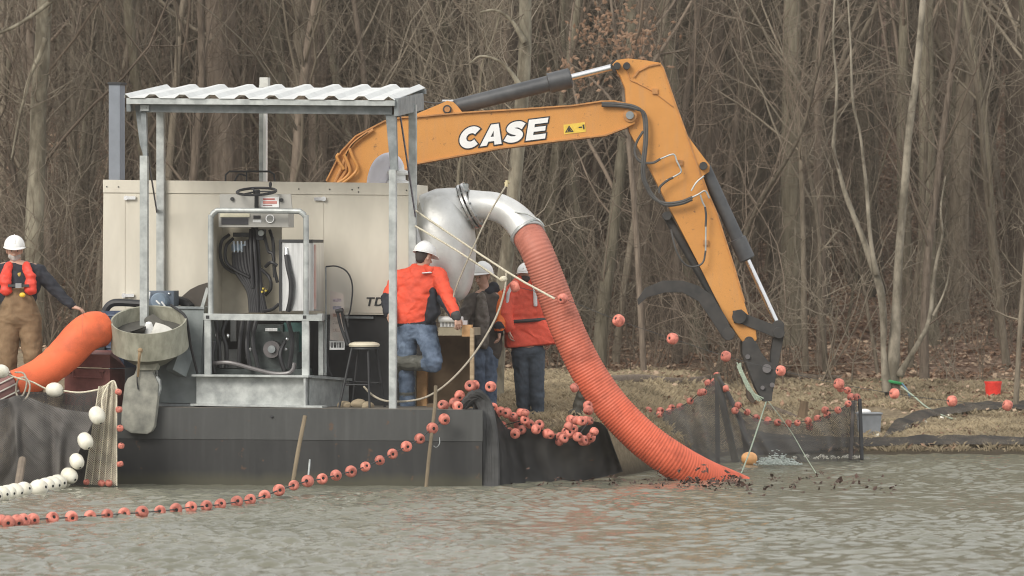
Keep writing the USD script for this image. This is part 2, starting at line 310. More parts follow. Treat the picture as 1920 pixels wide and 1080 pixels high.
quota = {'thick': 112, 'slim': 146, 'branchy': 28}
plan = [k for k, n in quota.items() for _ in range(n)]; rng.shuffle(plan)
for kind in plan:
    rad = {'thick': .62, 'slim': .4, 'branchy': .45}[kind]
    for _ in range(60):
        Y = {'thick': 79.8, 'slim': 77.5, 'branchy': 77.2}[kind] + 34 * rng.random() ** (1.1 if kind != 'branchy' else 1.6); X = rng.uniform(-.104, .104) * Y
        if kind == 'branchy' and X > 3 and rng.random() < .65: continue
        if kind == 'thick' and X < -3 and rng.random() < .35: continue
        if all((X - a) ** 2 + (Y - c) ** 2 > (rad + e) ** 2 * .5 for a, c, e in placed): break
    placed.append((X, Y, rad)); px = 960 + X / Y * F
    zone = [z for a, c, z in ZONES if a <= px < c or z == 'at the right edge'][0]
    chosen.append((kind, zone, Y < 84, px, X, Y, rng.uniform(.75, 1.25), rng.uniform(0, 6.28), int(rng.integers(len(KINDS[kind])))))
for key in dict.fromkeys(c[:3] for c in chosen):
    kind, zone, near = key; row = sorted([c for c in chosen if c[:3] == key], key=lambda c: c[3]); nm, what = LAB[kind]
    for k, (_, _, _, px, X, Y, s_, a, pick) in enumerate(row):
        lb = f'near {what} {zone}, {ORD[k]} from left' if near else f'{what} deep in the woods {zone}'
        R = trimesh.transformations.rotation_matrix(a, (0, 0, 1))[:3, :3]
        copy_of(KINDS[kind][pick], nm, lb, 'tree', (X, Y, float(ground_z(X, Y)) - .05), R, s_, f'{what}s {zone}, ' + ('front rows' if near else 'deep in the woods'))

# trees that stand out
def tree_px(name, label, stems, mats, seed, twigs=14, tl=1.2, group=None, thin=1.0):
    rng = np.random.default_rng(seed); base = stems[0][1][0]
    P0 = [np.array([W.P(x, y, Yd) for x, y, *_ in l]) for Yd, l in stems]; t = thing(name, label, 'tree', P0[0][0], group); c = MB()
    for k, (Yd, l) in enumerate(stems):
        m = MB(); r = np.array([q[2] for q in l]) * Yd / F * thin; r[0] = max(r[0], r[0] / thin * .9); pts = P0[k].copy(); pts[:, 1] += np.cumsum(rng.normal(0, .04, len(pts))) * (k > 0)
        m.tube(pts, r, 12 if k == 0 else 8, 4); part(t, 'trunk' if k == 0 else 'limb', m, mats[0], smooth=True)
        n = int(twigs * (1 if k == 0 else .6))
        for q in range(n):
            i = rng.integers(len(pts) // 3, len(pts)); a = rng.uniform(0, 6.28)
            grow(c, pts[i], (math.cos(a), math.sin(a), rng.uniform(.1, 1)), rng.uniform(.4, 1) * tl, min(r[i] * .4, .016), 1, rng, .2, .8)
    part(t, 'crown', c, mats[1], smooth=True); return t
tree_px('forked_tree', 'pale mottled tree with several forking stems and a green strap at its foot', [
    (75.6, [(1676, 762, 30), (1674, 740, 25), (1673, 695, 22), (1680, 600, 15), (1684, 500, 13), (1690, 420, 12), (1697, 340, 12), (1704, 250, 11), (1713, 180, 11), (1724, 80, 10), (1732, -20, 9), (1748, -200, 7), (1752, -500, 3)]),
    (75.5, [(1664, 735, 12), (1657, 660, 9), (1656, 600, 11), (1649, 540, 12), (1636, 500, 11), (1618, 450, 9), (1600, 405, 8), (1585, 365, 8), (1572, 320, 6), (1562, 280, 6), (1564, 240, 5), (1567, 160, 4), (1560, 60, 3), (1570, -120, 2)]),
    (75.4, [(1642, 515, 8), (1634, 470, 7), (1628, 420, 6), (1624, 360, 6), (1618, 310, 5), (1610, 250, 4), (1596, 190, 4), (1592, 90, 3), (1585, -40, 2)]),
    (75.5, [(1686, 705, 10), (1700, 680, 9), (1720, 645, 8), (1738, 612, 7), (1746, 580, 7), (1750, 540, 6), (1757, 490, 5), (1768, 440, 4), (1765, 390, 3), (1775, 330, 2)]),
    (75.5, [(1750, 592, 4), (1765, 560, 3), (1776, 530, 3), (1781, 500, 2)])], (bark_pale, twig_mats[1]), 1, 5, .9, thin=.62)
bark_mott = M('bark_mottled', (.15, .13, .095), .9, col2=(.27, .245, .185), scale=4, stretch=(1.5, 1.5, .5), bump=.015, bscale=8, lo=.42, hi=.62, spec=.2)
tree_px('mottled_tree', 'thick grey mottled tree with a torn pale limb at the left', [
    (77.2, [(60, 745, 33), (62, 715, 27), (64, 640, 24), (66, 540, 23), (64, 440, 24), (70, 300, 21), (72, 200, 20), (78, 120, 20), (82, 40, 19), (88, -60, 18), (100, -300, 12), (90, -600, 5)]),
    (76.9, [(86, 72, 6), (76, 100, 6), (60, 132, 5), (49, 165, 5), (44, 190, 4), (36, 215, 3), (20, 300, 2)]), (76.8, [(150, -60, 7), (120, -22, 7), (90, 5, 6), (45, 38, 5), (2, 60, 4), (-40, 70, 3)])], (bark_mott, twig_mats[0]), 2, 16, 1.6, thin=.75)
mb_ = on_ground(930, 748)
tree_px('leaning_tree', 'thick mottled grey tree leaning up behind the men and the boom', [
    (mb_[1], [(928, 754, 26), (930, 738, 21), (934, 640, 20), (940, 560, 19), (954, 450, 18), (966, 330, 18), (976, 220, 18), (984, 100, 17), (985, 0, 16), (992, -150, 13), (985, -420, 6)]),
    (mb_[1] - .2, [(980, 170, 7), (955, 132, 5), (930, 112, 4), (900, 106, 3), (880, 120, 2)]), (mb_[1] - .1, [(984, 80, 7), (960, 40, 5), (930, 20, 4), (900, 24, 3)])], (bark_mott, twig_mats[0]), 3, 12, 1.3, thin=.72)
tree_px('thin_sapling', 'thin pale sapling standing at the right picture edge', [(74.6, [(1903, 806, 7), (1904, 770, 6), (1908, 700, 5), (1914, 600, 5), (1925, 450, 4), (1936, 250, 3), (1940, 60, 2)])], (barks[0], twig_mats[0]), 4, 10, .7)
tree_px('thin_sapling', 'thin pale dead stem with bright broken top behind the excavator stick', [(78.3, [(1512, 712, 6), (1508, 600, 6), (1506, 450, 5), (1502, 300, 5), (1497, 215, 4), (1494, 203, 5)])], (barks[0], twig_mats[0]), 5, 5, .6)
tree_px('thin_sapling', 'pale bent stem left of the pale forked tree', [(78, [(1548, 718, 6), (1545, 640, 5), (1536, 560, 5), (1538, 470, 4), (1528, 380, 4), (1512, 300, 3), (1500, 180, 2)])], (barks[0], twig_mats[0]), 6, 9, .8)
bt_ = tree_px('beech_sapling', 'young tree still holding brown dead leaves above the boom tip', [(76.8, [(1208, 716, 6), (1200, 560, 6), (1190, 400, 5), (1178, 260, 5), (1165, 140, 4), (1152, 50, 3), (1140, -40, 2)]), (76.7, [(1176, 240, 3), (1140, 180, 3), (1100, 140, 2), (1070, 120, 2)]), (76.7, [(1168, 160, 3), (1200, 110, 2), (1215, 60, 2)])], (barks[2], twig_mats[1]), 7, 14, .8)
r7 = np.random.default_rng(17); c = MB()
for k in range(330):
    cx, cy, sx, sy = [(1150, 60, 38, 34), (1085, 140, 26, 18), (1195, 95, 26, 30)][r7.choice(3, p=[.55, .22, .23])]
    o = W.P(r7.normal(cx, sx), r7.normal(cy, sy), 76.7 + r7.normal(0, .3)); a = r7.uniform(0, 6.28); u = np.array([math.cos(a), r7.normal(0, .4), math.sin(a)]) * .045; v = np.array([-math.sin(a), r7.normal(0, .5), math.cos(a)]) * .022
    c.add([o - u, o + v, o + u, o - v, o + np.array([0, -.01, 0])], [(0, 1, 4), (1, 2, 4), (2, 3, 4), (3, 0, 4)])
part(bt_, 'dead_leaves', c, M('beech_leaf', (.24, .14, .085), .85, col2=(.36, .235, .155), scale=8, transl=.25), smooth=False, kind='stuff')
ts = thing('green_strap', 'bright green strap tied round the foot of the pale forked tree', 'strap', W.P(1672, 716, 75.4))
m = MB(); an = np.linspace(0, 2 * np.pi, 25); cc = W.P(1673, 716, 75.6); rr_ = 19 * 75.6 / F
m.tube(np.array([cc + np.array([rr_ * math.cos(x), rr_ * math.sin(x), -.03 * math.cos(x)]) for x in an]), .022, 6, cap=False); m2_ = part(ts, 'band', m, M('strap_green', (.04, .3, .1), .5))
m = MB(); m.tube([cc + np.array([rr_ * .9, -.1, -.02]), cc + np.array([rr_ + .05, -.14, -.1]), cc + np.array([rr_ + .1, -.14, -.22])], .012, 5, 4); part(ts, 'tail', m, M('strap_blue', (.1, .2, .3), .6))

# the woods further up the slope and to both sides: one mass
pos, idx, quat, scl = [], [], [], []
pl = []
POLES = [make_tree(f'pole_tree_{k}', 70 + k, [.05, .065, .04][k], [11, 12, 9][k], .45, 9, .022, (barks[(k + 2) % 3], twig_mats[k % 2]), lean=.03, twigs=.6, lower=3) for k in range(3)]
for q_ in KINDS['thick'] + KINDS['slim'] + POLES:
    pl.append(child_proto('distant_woods', 'bare_tree')); stage.GetPrimAtPath(pl[-1]).GetReferences().AddInternalReference(q_)
while len(pos) < 400:
    Y = rng.uniform(77, 165); X = rng.uniform(-45, 45)
    if Y < 115 and abs(X) < .106 * Y: continue
    pos.append((X, Y, float(ground_z(X, Y)) - .05)); idx.append(int(rng.integers(10))); a = rng.uniform(0, 6.28); quat.append((0, 0, math.sin(a / 2), math.cos(a / 2))); scl.append([rng.uniform(.8, 1.25)] * 3)
for _ in range(420):
    Y = 86 + 30 * rng.random(); X = rng.uniform(-.104, .104) * Y
    pos.append((X, Y, float(ground_z(X, Y)) - .05)); idx.append(int(rng.choice([10, 11, 12]))); a = rng.uniform(0, 6.28); quat.append((0, 0, math.sin(a / 2), math.cos(a / 2))); q_ = rng.uniform(.6, 1.1); scl.append([q_, q_, q_ * 1.1])
instancer('distant_woods', pl, pos, quat, scl, idx, 'bare winter woods far up the slope behind the nearer trunks')

# undergrowth: tangled twigs
pth = []
for k in range(4):
    r2 = np.random.default_rng(90 + k); c = MB()
    for q in range(9):
        a = r2.uniform(0, 6.28); grow(c, (r2.normal(0, .25), r2.normal(0, .25), -.05), (math.cos(a) * .5, math.sin(a) * .5, 1), r2.uniform(.8, 2.2), r2.uniform(.006, .013), 1, r2, .2, .9)
    q_ = child_proto('undergrowth', 'brush'); part(q_, 'twigs', c, twig_mats[k % 2], smooth=True); pth.append(q_)
pos, idx, quat, scl = [], [], [], []
for _ in range(420):
    Y = 77.2 + 32 * rng.random() ** 1.4; X = rng.uniform(-.11, .11) * Y
    if X > 2 and rng.random() < .6: continue
    pos.append((X, Y, float(ground_z(X, Y)))); idx.append(rng.integers(4)); a = rng.uniform(0, 6.28); quat.append((0, 0, math.sin(a / 2), math.cos(a / 2))); scl.append([rng.uniform(.6, 1.5)] * 3)
instancer('undergrowth', pth, pos, quat, scl, idx, 'tangle of thin bare brush on the woodland floor')

# grass and fallen leaves
r2 = np.random.default_rng(3); gp = []
grass_mats = [M('grass_dry', (0.4, 0.33, 0.22), .9, var=.3, scale=.7, world=True, spec=.2, transl=.2), M('grass_olive', (0.24, 0.195, 0.125), .9, var=.3, scale=.7, world=True, spec=.2, transl=.2)]
for k in range(3):
    c = MB()
    for q in range(14):
        a = r2.uniform(0, 6.28); h = r2.uniform(.02, .075); x, y = r2.normal(0, .05, 2); w = .005; l = r2.uniform(.03, .09)
        dx, dy = math.cos(a), math.sin(a)
        c.add([(x - dy * w, y + dx * w, -.01), (x + dy * w, y - dx * w, -.01), (x + dx * l * .5, y + dy * l * .5, h * .8), (x + dx * l, y + dy * l, h)], [(0, 1, 2), (0, 2, 3)])
    q_ = child_proto('grass', 'tuft'); part(q_, 'blades', c, grass_mats[k % 2], smooth=False); gp.append(q_)
def strew(X, Y, choices, p, s0, s1):
    n = len(X); a = r2.uniform(0, 6.28, n); z = ground_z(X, Y)
    return np.stack([X, Y, z], 1), np.stack([0 * a, 0 * a, np.sin(a / 2), np.cos(a / 2)], 1), np.repeat(r2.uniform(s0, s1, n)[:, None], 3, 1), r2.choice(choices, n, p=p)
Y = r2.uniform(62.3, 77.5, 19000); X = r2.uniform(-1.2, 9.5, 19000)
k = (Y - shore(X) > .3) & (meshkit.noise(np.stack([X * .8, Y * .5, 0 * X + 2.], -1), 1) > .25)
pos, quat, scl, idx = strew(X[k], Y[k], [0, 2, 1], [.5, .3, .2], .5, 1.3)
instancer('grass', gp, pos, quat, scl, idx, 'dry tan winter grass on the bank')
lp = []
for k, cc in enumerate([(0.3, 0.19, 0.125), (0.2, 0.12, 0.08), (0.42, 0.31, 0.22)]):
    c = MB()
    for q in range(7):
        o = np.array([r2.normal(0, .12), r2.normal(0, .12), r2.uniform(.0, .04)]); a = r2.uniform(0, 6.28); u = np.array([math.cos(a), math.sin(a), r2.normal(0, .5)]) * .04; v = np.array([-math.sin(a), math.cos(a), r2.normal(0, .6)]) * .024
        c.add([o - u, o + v, o + u, o - v, o + UP * .012], [(0, 1, 4), (1, 2, 4), (2, 3, 4), (3, 0, 4)])
    q_ = child_proto('fallen_leaves', 'leaf_pile'); part(q_, 'leaves', c, M(f'dead_leaf_{k}', cc, .9, var=.2, scale=3, rnd=.25, spec=.2, transl=.15), smooth=False); lp.append(q_)
Y = 75 + 37 * r2.random(15500); X = r2.uniform(-.105, .105, 15500) * Y
k = (Y > 78) | (r2.random(15500) > .5); X, Y = X[k], Y[k]
Y2 = r2.uniform(66, 77, 500); X2 = r2.uniform(2, 9.3, 500); k = Y2 - shore(X2) > .15
pos, quat, scl, idx = strew(np.concatenate([X, X2[k]]), np.concatenate([Y, Y2[k]]), [0, 1, 2], [.34, .33, .33], .6, 1.35)
instancer('fallen_leaves', lp, pos, quat, scl, idx, 'brown fallen leaves over the woodland slope')
# ------------------------------------------------------------------ barge
galv = M('galvanised', (0.36, 0.38, 0.37), .5, .35, col2=(0.5, 0.52, 0.5), scale=7, bevel=.006)
galv_dark = M('galvanised_dull', (0.2, 0.22, 0.225), .55, .3, col2=(0.29, 0.31, 0.31), scale=7, bevel=.006)
def hull_paint(name, c1, c2, z0, z1):     # flaking dark paint with a pale scum line that follows the water
    return usdkit.material(stage, '/World/Looks/' + name, {'geo': ('geometry', {}), 'map': ('mapping', {'scale': (1, 1, .3)}), 'map2': ('mapping', {'scale': (9, 9, .5)}), 'n1': ('noise_texture', {'scale': 2.2, 'detail': 6.0, 'roughness': .65}), 'n2': ('noise_texture', {'scale': 1.6, 'detail': 5.0}), 'n3': ('noise_texture', {'scale': 9.0, 'detail': 5.0}),
        'r1': ('rgb_ramp', {'ramp': [(.3, c1), (.7, c2)]}), 'r2': ('rgb_ramp', {'ramp': [(.5, (0, 0, 0)), (.75, (.25, .25, .25))]}), 'm1': ('mix', {'color2': tuple(1.7 * x for x in c2)}), 'sx': ('separate_xyz', {}), 'ad': ('math', {'math_type': 'multiply_add', 'value2': -.16}), 'mr': ('map_range', {'from_min': z0, 'from_max': z1, 'to_min': .8, 'to_max': 0.0, 'clamp': True}),
        'm2': ('mix', {'color2': (.07, .066, .042)}), 'r3': ('rgb_ramp', {'ramp': [(.66, (0, 0, 0)), (.72, (.6, .6, .6))]}), 'm3': ('mix', {'color2': (.12, .065, .035)}), 'bp': ('bump', {'strength': 1.0, 'distance': .006}), 'p': ('principled_bsdf', {'roughness': .65, 'specular_ior_level': .35})},
        [('geo.position', 'map.vector'), ('geo.position', 'map2.vector'), ('map.vector', 'n1.vector'), ('map2.vector', 'n2.vector'), ('geo.position', 'n3.vector'), ('n1.fac', 'r1.fac'), ('n2.fac', 'r2.fac'), ('r1.color', 'm1.color1'), ('r2.color', 'm1.fac'), ('geo.position', 'sx.vector'), ('n1.fac', 'ad.value1'), ('sx.z', 'ad.value3'), ('ad.value', 'mr.value'), ('mr.result', 'm2.fac'), ('m1.color', 'm2.color1'),
         ('n3.fac', 'r3.fac'), ('r3.color', 'm3.fac'), ('m2.color', 'm3.color1'), ('m3.color', 'p.base_color'), ('n1.fac', 'bp.height'), ('bp.normal', 'p.normal')], surface='p.BSDF')
hull_mat = hull_paint('hull_paint', (.024, .025, .025), (.04, .04, .039), -.02, .09)
band_mat = hull_paint('hull_band', (.05, .052, .05), (.07, .071, .069), -.5, -.4)
rust = M('rust', (0.2, 0.09, 0.045), .9, col2=(0.33, 0.2, 0.12), scale=20)
beige = M('beige_enamel', (0.64, 0.595, 0.495), .5, col2=(0.7, 0.655, 0.55), scale=1.6, stretch=(1.5, 1.5, .5), bevel=.006, lo=.25, hi=.75)
black = M('black_paint', (0.022, 0.023, 0.025), .55, var=.3, bevel=.006)
rubber = M('black_rubber', (0.018, 0.018, 0.02), .42, var=.3)
chrome = M('chrome', (0.72, 0.72, 0.72), .22, 1.0, var=.05)
stainless = M('stainless', (0.58, 0.58, 0.57), .3, .9, col2=(0.7, 0.7, 0.69), scale=3, stretch=(8, 8, .6), bevel=.006)
white_paint = M('white_paint', (0.78, 0.78, 0.76), .4, var=.04, bevel=.004)
white_roof = M('white_roofing', (0.66, 0.67, 0.65), .5, .05, var=.08, scale=3)

B0 = B.P(560, 768, 0); B0[2] = 0
bg = thing('work_barge', 'dark grey flat steel work barge moored against the bank', 'barge', B0)
def slabq(y0l, y0r, y1l, y1r, xr0, w0, wb):      # a hull layer whose right side runs straight back along the mooring
    f = [B.P(188, y1l, w0), B.P(xr0, y1r, w0), B.P(xr0, y0r, w0), B.P(188, y0l, w0)]
    v = f + [B.P(x, HY, wb) * np.array([1, 1, 0]) + UP * p[2] for x, p in zip((176, 898, 898, 176), f)]
    q = MB(); q.hexa(v); return q
part(bg, 'hull', slabq(822.4, 827.9, 960, 960, 904, .006, 3.1), hull_mat)
part(bg, 'upper_hull_band', slabq(763, 769, 822, 827.5, 905, 0, 3.15), band_mat)
part(bg, 'deck', slabq(762.2, 768, 763.2, 769, 868, .03, 3.0), M('deck_plate', (0.09, 0.085, 0.075), .8, col2=(.17, .15, .12), scale=4))
for px, py in ((510, 781),):
    m = MB(); m.lathe([(.012, 0), (.012, .01), (.016, .014), (.016, .02), (.001, .022)], B.P(px, py, 0), -B.d, 12); part(bg, 'weld_lug', m, black)

# spud post and mast
m = MB(); B.rect(m, 204, 157, 225, 770, 2.95, 3.2)
t = thing('spud_post', 'tall blue-grey square steel post behind the left end of the beige housing', 'post', B.P(214, 765, 3.05))
part(t, 'post', m, M('bluegrey_steel', (0.2, 0.22, 0.25), .55, .2, var=.12, bevel=.01, scale=3))
m = MB(); B.rect(m, 202, 154, 227, 158, 2.93, 3.22); part(t, 'cap', m, black)
t = thing('mast', 'thin pale square mast rising behind the canopy roof', 'mast', B.P(493, 340, 2.9))
m = MB(); B.rect(m, 485.5, 160, 493, 350, 2.85, 2.95); part(t, 'post', m, galv)
m = MB(); B.rect(m, 493.2, 160, 499, 350, 2.86, 2.94); part(t, 'white_channel', m, white_paint)
m = MB(); B.rect(m, 486.5, 145, 502, 164, 2.83, 2.97); part(t, 'cap_box', m, M('mast_cap', (.5, .5, .46), .5))

# ------------------------------------------------------------------ beige engine housing
t = thing('engine_housing', 'large beige sheet metal engine housing with black lower skirt on the barge', 'machine housing', B.P(480, 768, 1.6))
cw = 1.6
m = MB(); B.prism(m, [(194, 338), (767, 345), (767, 591), (192, 586)], cw, cw + 1.2); part(t, 'body', m, beige)
m = MB(); B.prism(m, [(193, 337), (768.5, 343.5), (768.5, 366), (193, 361)], cw - .014, cw - .001); part(t, 'top_rail', m, beige)
for x in (560, 618, 660, 672, 200, 222, 305, 762):
    for y in (352, 360) if x in (672,) else (350 + (x - 200) * .012,):
        q = MB(); B.disc(q, x, y, cw - .022, cw - .013, .008, 8); part(t, 'bolt', q, black)
for i, (x0, x1) in enumerate(((195, 234.4), (235.6, 606.7), (607.7, 766))):
    m = MB(); ya = lambda x: 364 + (x - 195) * .0115
    B.prism(m, [(x0, ya(x0)), (x1, ya(x1)), (x1, 589), (x0, 585)], cw - .0055, cw - .0005); part(t, 'door_panel' if i == 1 else 'side_panel', m, beige)
for x, y, dx in ((236, 371, 18), (607, 373, -18), (232, 554, 19)):
    h = MB(); B.rect(h, min(x, x + dx), y - 3, max(x, x + dx), y + 3, cw - .045, cw - .02); B.disc(h, x, y, cw - .05, cw - .008, .028, 12); part(t, 'door_handle', h, chrome)
m = MB(); B.prism(m, [(206, 587), (762, 592), (762, 768), (206, 764)], cw + .05, cw + 1.15); part(t, 'lower_skirt', m, black)
m = MB(); B.prism(m, [(640, 593), (700, 593.5), (700, 598), (640, 597)], cw + .0, cw + .049); part(t, 'skirt_lip', m, galv_dark)
tx = meshkit.text_mesh('TD2', .095, .004, bold=True); v = tx.vertices.copy(); v[:, 0] = v[:, 0] * 1.25 + v[:, 1] * .22
o = B.P(683, 573, cw - .011); m = MB(); m.add(o + v[:, :1] * B.r + v[:, 1:2] * UP - B.d * (v[:, 2:3]), tx.faces[:, ::-1]); part(t, 'lettering', m, black, smooth=False)
# black grab frame on top
m = MB(); m.tube(B.pts([(423, 340), (423, 328), (430, 321.5), (505, 321.5), (514, 327), (516, 345)], 2.3), .013, 6, 0)
m.tube(B.pts([(462, 340), (462, 322)], 2.3), .01, 6, 0); m.tube(B.pts([(440, 340), (448, 327), (462, 330)], 2.35), .012, 6, 4); part(t, 'lifting_frame', m, black)
# white inlet elbow on the roof
pm = M('white_duct', (0.72, 0.70, 0.76), .4, var=.05)
m = MB(); m.tube(B.pts([(708, 360), (709, 336), (717, 313), (731, 303), (743, 311), (746, 326)], 2.72), [.13, .13, .125, .11, .09, .075], 20, 6); part(t, 'air_inlet_elbow', m, pm)
m = MB(); m.lathe([(.07, 0), (.14, 0), (.14, .03), (.1, .05), (.1, .14), (.115, .16)], B.P(745, 345, 2.72), UP, 18)
m.lathe([(.12, 0), (.14, .015), (.14, .045), (.08, .06), (.075, .12)], B.P(746, 328, 2.72), UP, 18); part(t, 'flange_stack', m, white_paint)

# ------------------------------------------------------------------ canopy
t = thing('canopy', 'open steel canopy with corrugated white roof over the operator position', 'canopy', B.P(505, 768, 1.1))
bx = lambda x: 362 + (x - 286) * .959
prof = []
for k in range(-1, 10):
    c = 286 + 56 * k
    for dx, dz in ((-15, 0), (-6, 1), (5, 1), (13, 0)): prof.append((c + dx, dz))
prof = [(233, 0)] + [q for q in prof if 234 < q[0] < 739] + [(740, 0)]
fr = np.array([B.P(x, 182.5 + (x - 233) * .009, 0.08) + UP * dz * .043 for x, dz in prof]); bk = np.array([B.P(bx(x), 164.5, 2.45) + UP * dz * .043 for x, dz in prof])
m = MB(); n = len(prof)
for off, flip in ((0.0, 0), (-.006, 1)):
    v = np.vstack([fr + UP * off, bk + UP * off]); q = np.array([[i, i + 1, n + i + 1, n + i] for i in range(n - 1)]); m.add(v, q[:, ::-1] if flip else q)
for a_, s_ in ((fr, 1), (bk, -1)):
    v = np.vstack([a_, a_ - UP * .006]); m.add(v, np.array([[i, i + 1, n + i + 1, n + i][::s_] for i in range(n - 1)]))
part(t, 'roof_sheet', m, white_roof, smooth=False)
m = MB(); B.prism(m, [(237, 183.5), (740, 188.5), (740, 198.5), (237, 195)], .10, .15); part(t, 'front_fascia', m, galv)
m = MB(); B.prism(m, [(262, 195.5), (735, 199), (735, 215), (262, 210)], .24, .34); part(t, 'front_beam', m, galv_dark)
m = MB(); z0 = B.P(743, 188, .15); z1 = B.P(791, 169, 2.4)
m.bar(z0 - UP * .08, z1 - UP * .13, .05, .2); part(t, 'side_beam', m, galv_dark)
m = MB(); m.bar(B.P(241, 184, .2) - UP * .08, B.P(bx(238), 169, 2.4) - UP * .08, .05, .15); part(t, 'side_beam', m, galv_dark)
m = MB(); B.rect(m, bx(240), 167, bx(740), 176, 2.32, 2.4); part(t, 'rear_beam', m, galv_dark)
for x0, x1, w, yb, yt in ((262, 276, .26, 772, 292), (729, 742, .26, 773, 318), (293, 307, 1.5, 766, 205), (766, 779.5, 1.5, 768, 196)):
    m = MB(); B.rect(m, x0, yt, x1, yb, w, w + .085); part(t, 'post', m, galv)
m = MB(); B.prism(m, [(253, 199), (264, 196), (272, 210), (276, 300), (271, 300), (262, 270)], .345, .36); part(t, 'knee_plate', m, galv_dark)
m = MB(); B.prism(m, [(264, 210), (274, 210), (276, 300), (268, 300)], .27, .34); part(t, 'post_head', m, galv_dark)
m = MB(); B.prism(m, [(723, 215), (742, 215), (745, 320), (732, 320)], .265, .34); part(t, 'post_head', m, galv_dark)
m = MB(); B.rect(m, 263, 197, 279, 208, .2, .235); B.disc(m, 273, 202, .19, .2, .01, 8); part(t, 'corner_bracket', m, galv)
for a_, b_ in (((277, 290, .3), (294, 396, 1.49)), ((750, 214, .4), (779, 405, 1.48))):
    m = MB(); m.bar(B.P(*a_), B.P(*b_), .012, .045); part(t, 'brace', m, M('brace_steel', (.09, .085, .1), .5, .3))

# ------------------------------------------------------------------ operator console
t = thing('hydraulic_console', 'grey steel hydraulic power pack with steering wheel, hoses and tubular guard frame', 'control console', B.P(490, 765, .6))
w0, w1 = .35, 1.25
m = MB(); m.tube(B.pts([(395, 592), (395, 420), (397, 405), (405, 396.5), (420, 394.5), (550, 396), (564, 398), (572, 406), (574, 420), (574, 592)], w0), .033, 10, 3); part(t, 'guard_rail', m, galv)
m = MB(); B.prism(m, [(383, 588), (604, 590), (604, 602), (383, 600)], w0 - .04, w0 + .04); part(t, 'front_shelf_rail', m, galv)
m = MB(); m.bar(B.P(600, 594, w0), B.P(606, 594, w1), .06, .075); part(t, 'side_shelf_rail', m, galv)
m = MB(); m.bar(B.P(386, 594, w0), B.P(386, 590, w1), .06, .075); part(t, 'side_shelf_rail', m, galv)
for x0, x1, w in ((383, 395, w0), (566, 579, w0), (597, 606, w1 - .3), (603, 611, w1 - .05)):
    m = MB(); B.rect(m, x0, 600, x1, 704, w - .035, w + .035); part(t, 'lower_post', m, galv)
for x in (389, 571):
    m = MB(); B.rect(m, x - 3, 591.5, x + 3, 597.5, w0 - .045, w0 - .0395); part(t, 'tube_end', m, black)
m = MB(); m.bar(B.P(361, 640, w0 + .2), B.P(390, 540, w0 + .2), .04, .04); part(t, 'diagonal_strut', m, galv)
# base beam: flanges and web
m = MB(); B.prism(m, [(359, 702), (578, 704), (578, 708), (359, 706)], .2, .5); part(t, 'base_top_flange', m, galv)
m = MB(); B.prism(m, [(368, 706), (575, 708), (575, 761), (368, 758)], .33, .36); part(t, 'base_web', m, galv)
m = MB(); B.prism(m, [(357, 757), (604, 761), (604, 765), (357, 761)], .2, .5); part(t, 'base_bottom_flange', m, galv)
m = MB(); B.rect(m, 569, 708, 573, 761, .22, .33); part(t, 'base_stiffener', m, galv)
m = MB(); m.bar(B.P(578, 735, .4), B.P(652, 739, 1.5), .03, .33); part(t, 'base_side_web', m, galv)
m = MB(); m.bar(B.P(576, 706, .4), B.P(652, 712, 1.5), .12, .03); part(t, 'base_side_flange', m, galv)
# cabinet
inner = M('console_inner', (.42, .38, .3), .55, var=.1, bevel=.005)
cab = M('console_grey', (.36, .35, .32), .55, var=.08, bevel=.006)
m = MB(); B.rect(m, 405, 398, 528, 588, 1.0, 1.03); part(t, 'back_panel', m, inner)
m = MB(); m.bar(B.P(404, 400, w0 + .35), B.P(404, 590, w0 + .35), .6, .02, B.r); part(t, 'cabinet_side', m, inner)
m = MB(); B.prism(m, [(412, 364), (545, 364), (548, 396), (412, 396)], .62, .65); part(t, 'wheel_panel', m, cab)
m = MB(); B.prism(m, [(410, 396.5), (541, 396.5), (541, 426), (410, 426)], .5, .8); part(t, 'instrument_box', m, cab)
m = MB(); B.rect(m, 413, 400, 468, 407, .485, .499); part(t, 'cream_strip', m, M('cream', (.7, .66, .5), .5))
m = MB(); B.rect(m, 415, 409, 465, 421, .488, .499); part(t, 'display', m, M('dark_display', (.03, .03, .035), .15))
m = MB(); B.rect(m, 475, 404, 488, 410, .488, .499); part(t, 'meter', m, black)
m = MB(); B.rect(m, 474, 412, 490, 417, .492, .499); part(t, 'name_plate', m, white_paint)
m = MB(); B.disc(m, 506, 410, .475, .499, .05, 20); g = part(t, 'gauge', m, chrome)
m = MB(); B.disc(m, 506, 410, .470, .4745, .04, 20); part(g, 'dial', m, M('dial', (.35, .35, .33), .4))
m = MB(); B.rect(m, 488, 369, 523, 389, .605, .6185); part(t, 'notice_plate', m, white_paint)
for k, (y0, y1, x1) in enumerate(((372, 374.5, 515), (377, 382, 519), (384, 386, 510))):
    q = MB(); B.rect(q, 493, y0, x1, y1, .6, .6045); part(t, 'notice_line', q, M(f'notice_ink_{k}', ((.55, .12, .1), (.6, .25, .22), (.3, .2, .2))[k], .6))
for x, y in ((435, 373), (527, 375)):
    m = MB(); B.disc(m, x, y, .59, .6195, .022, 10); part(t, 'knob', m, black)
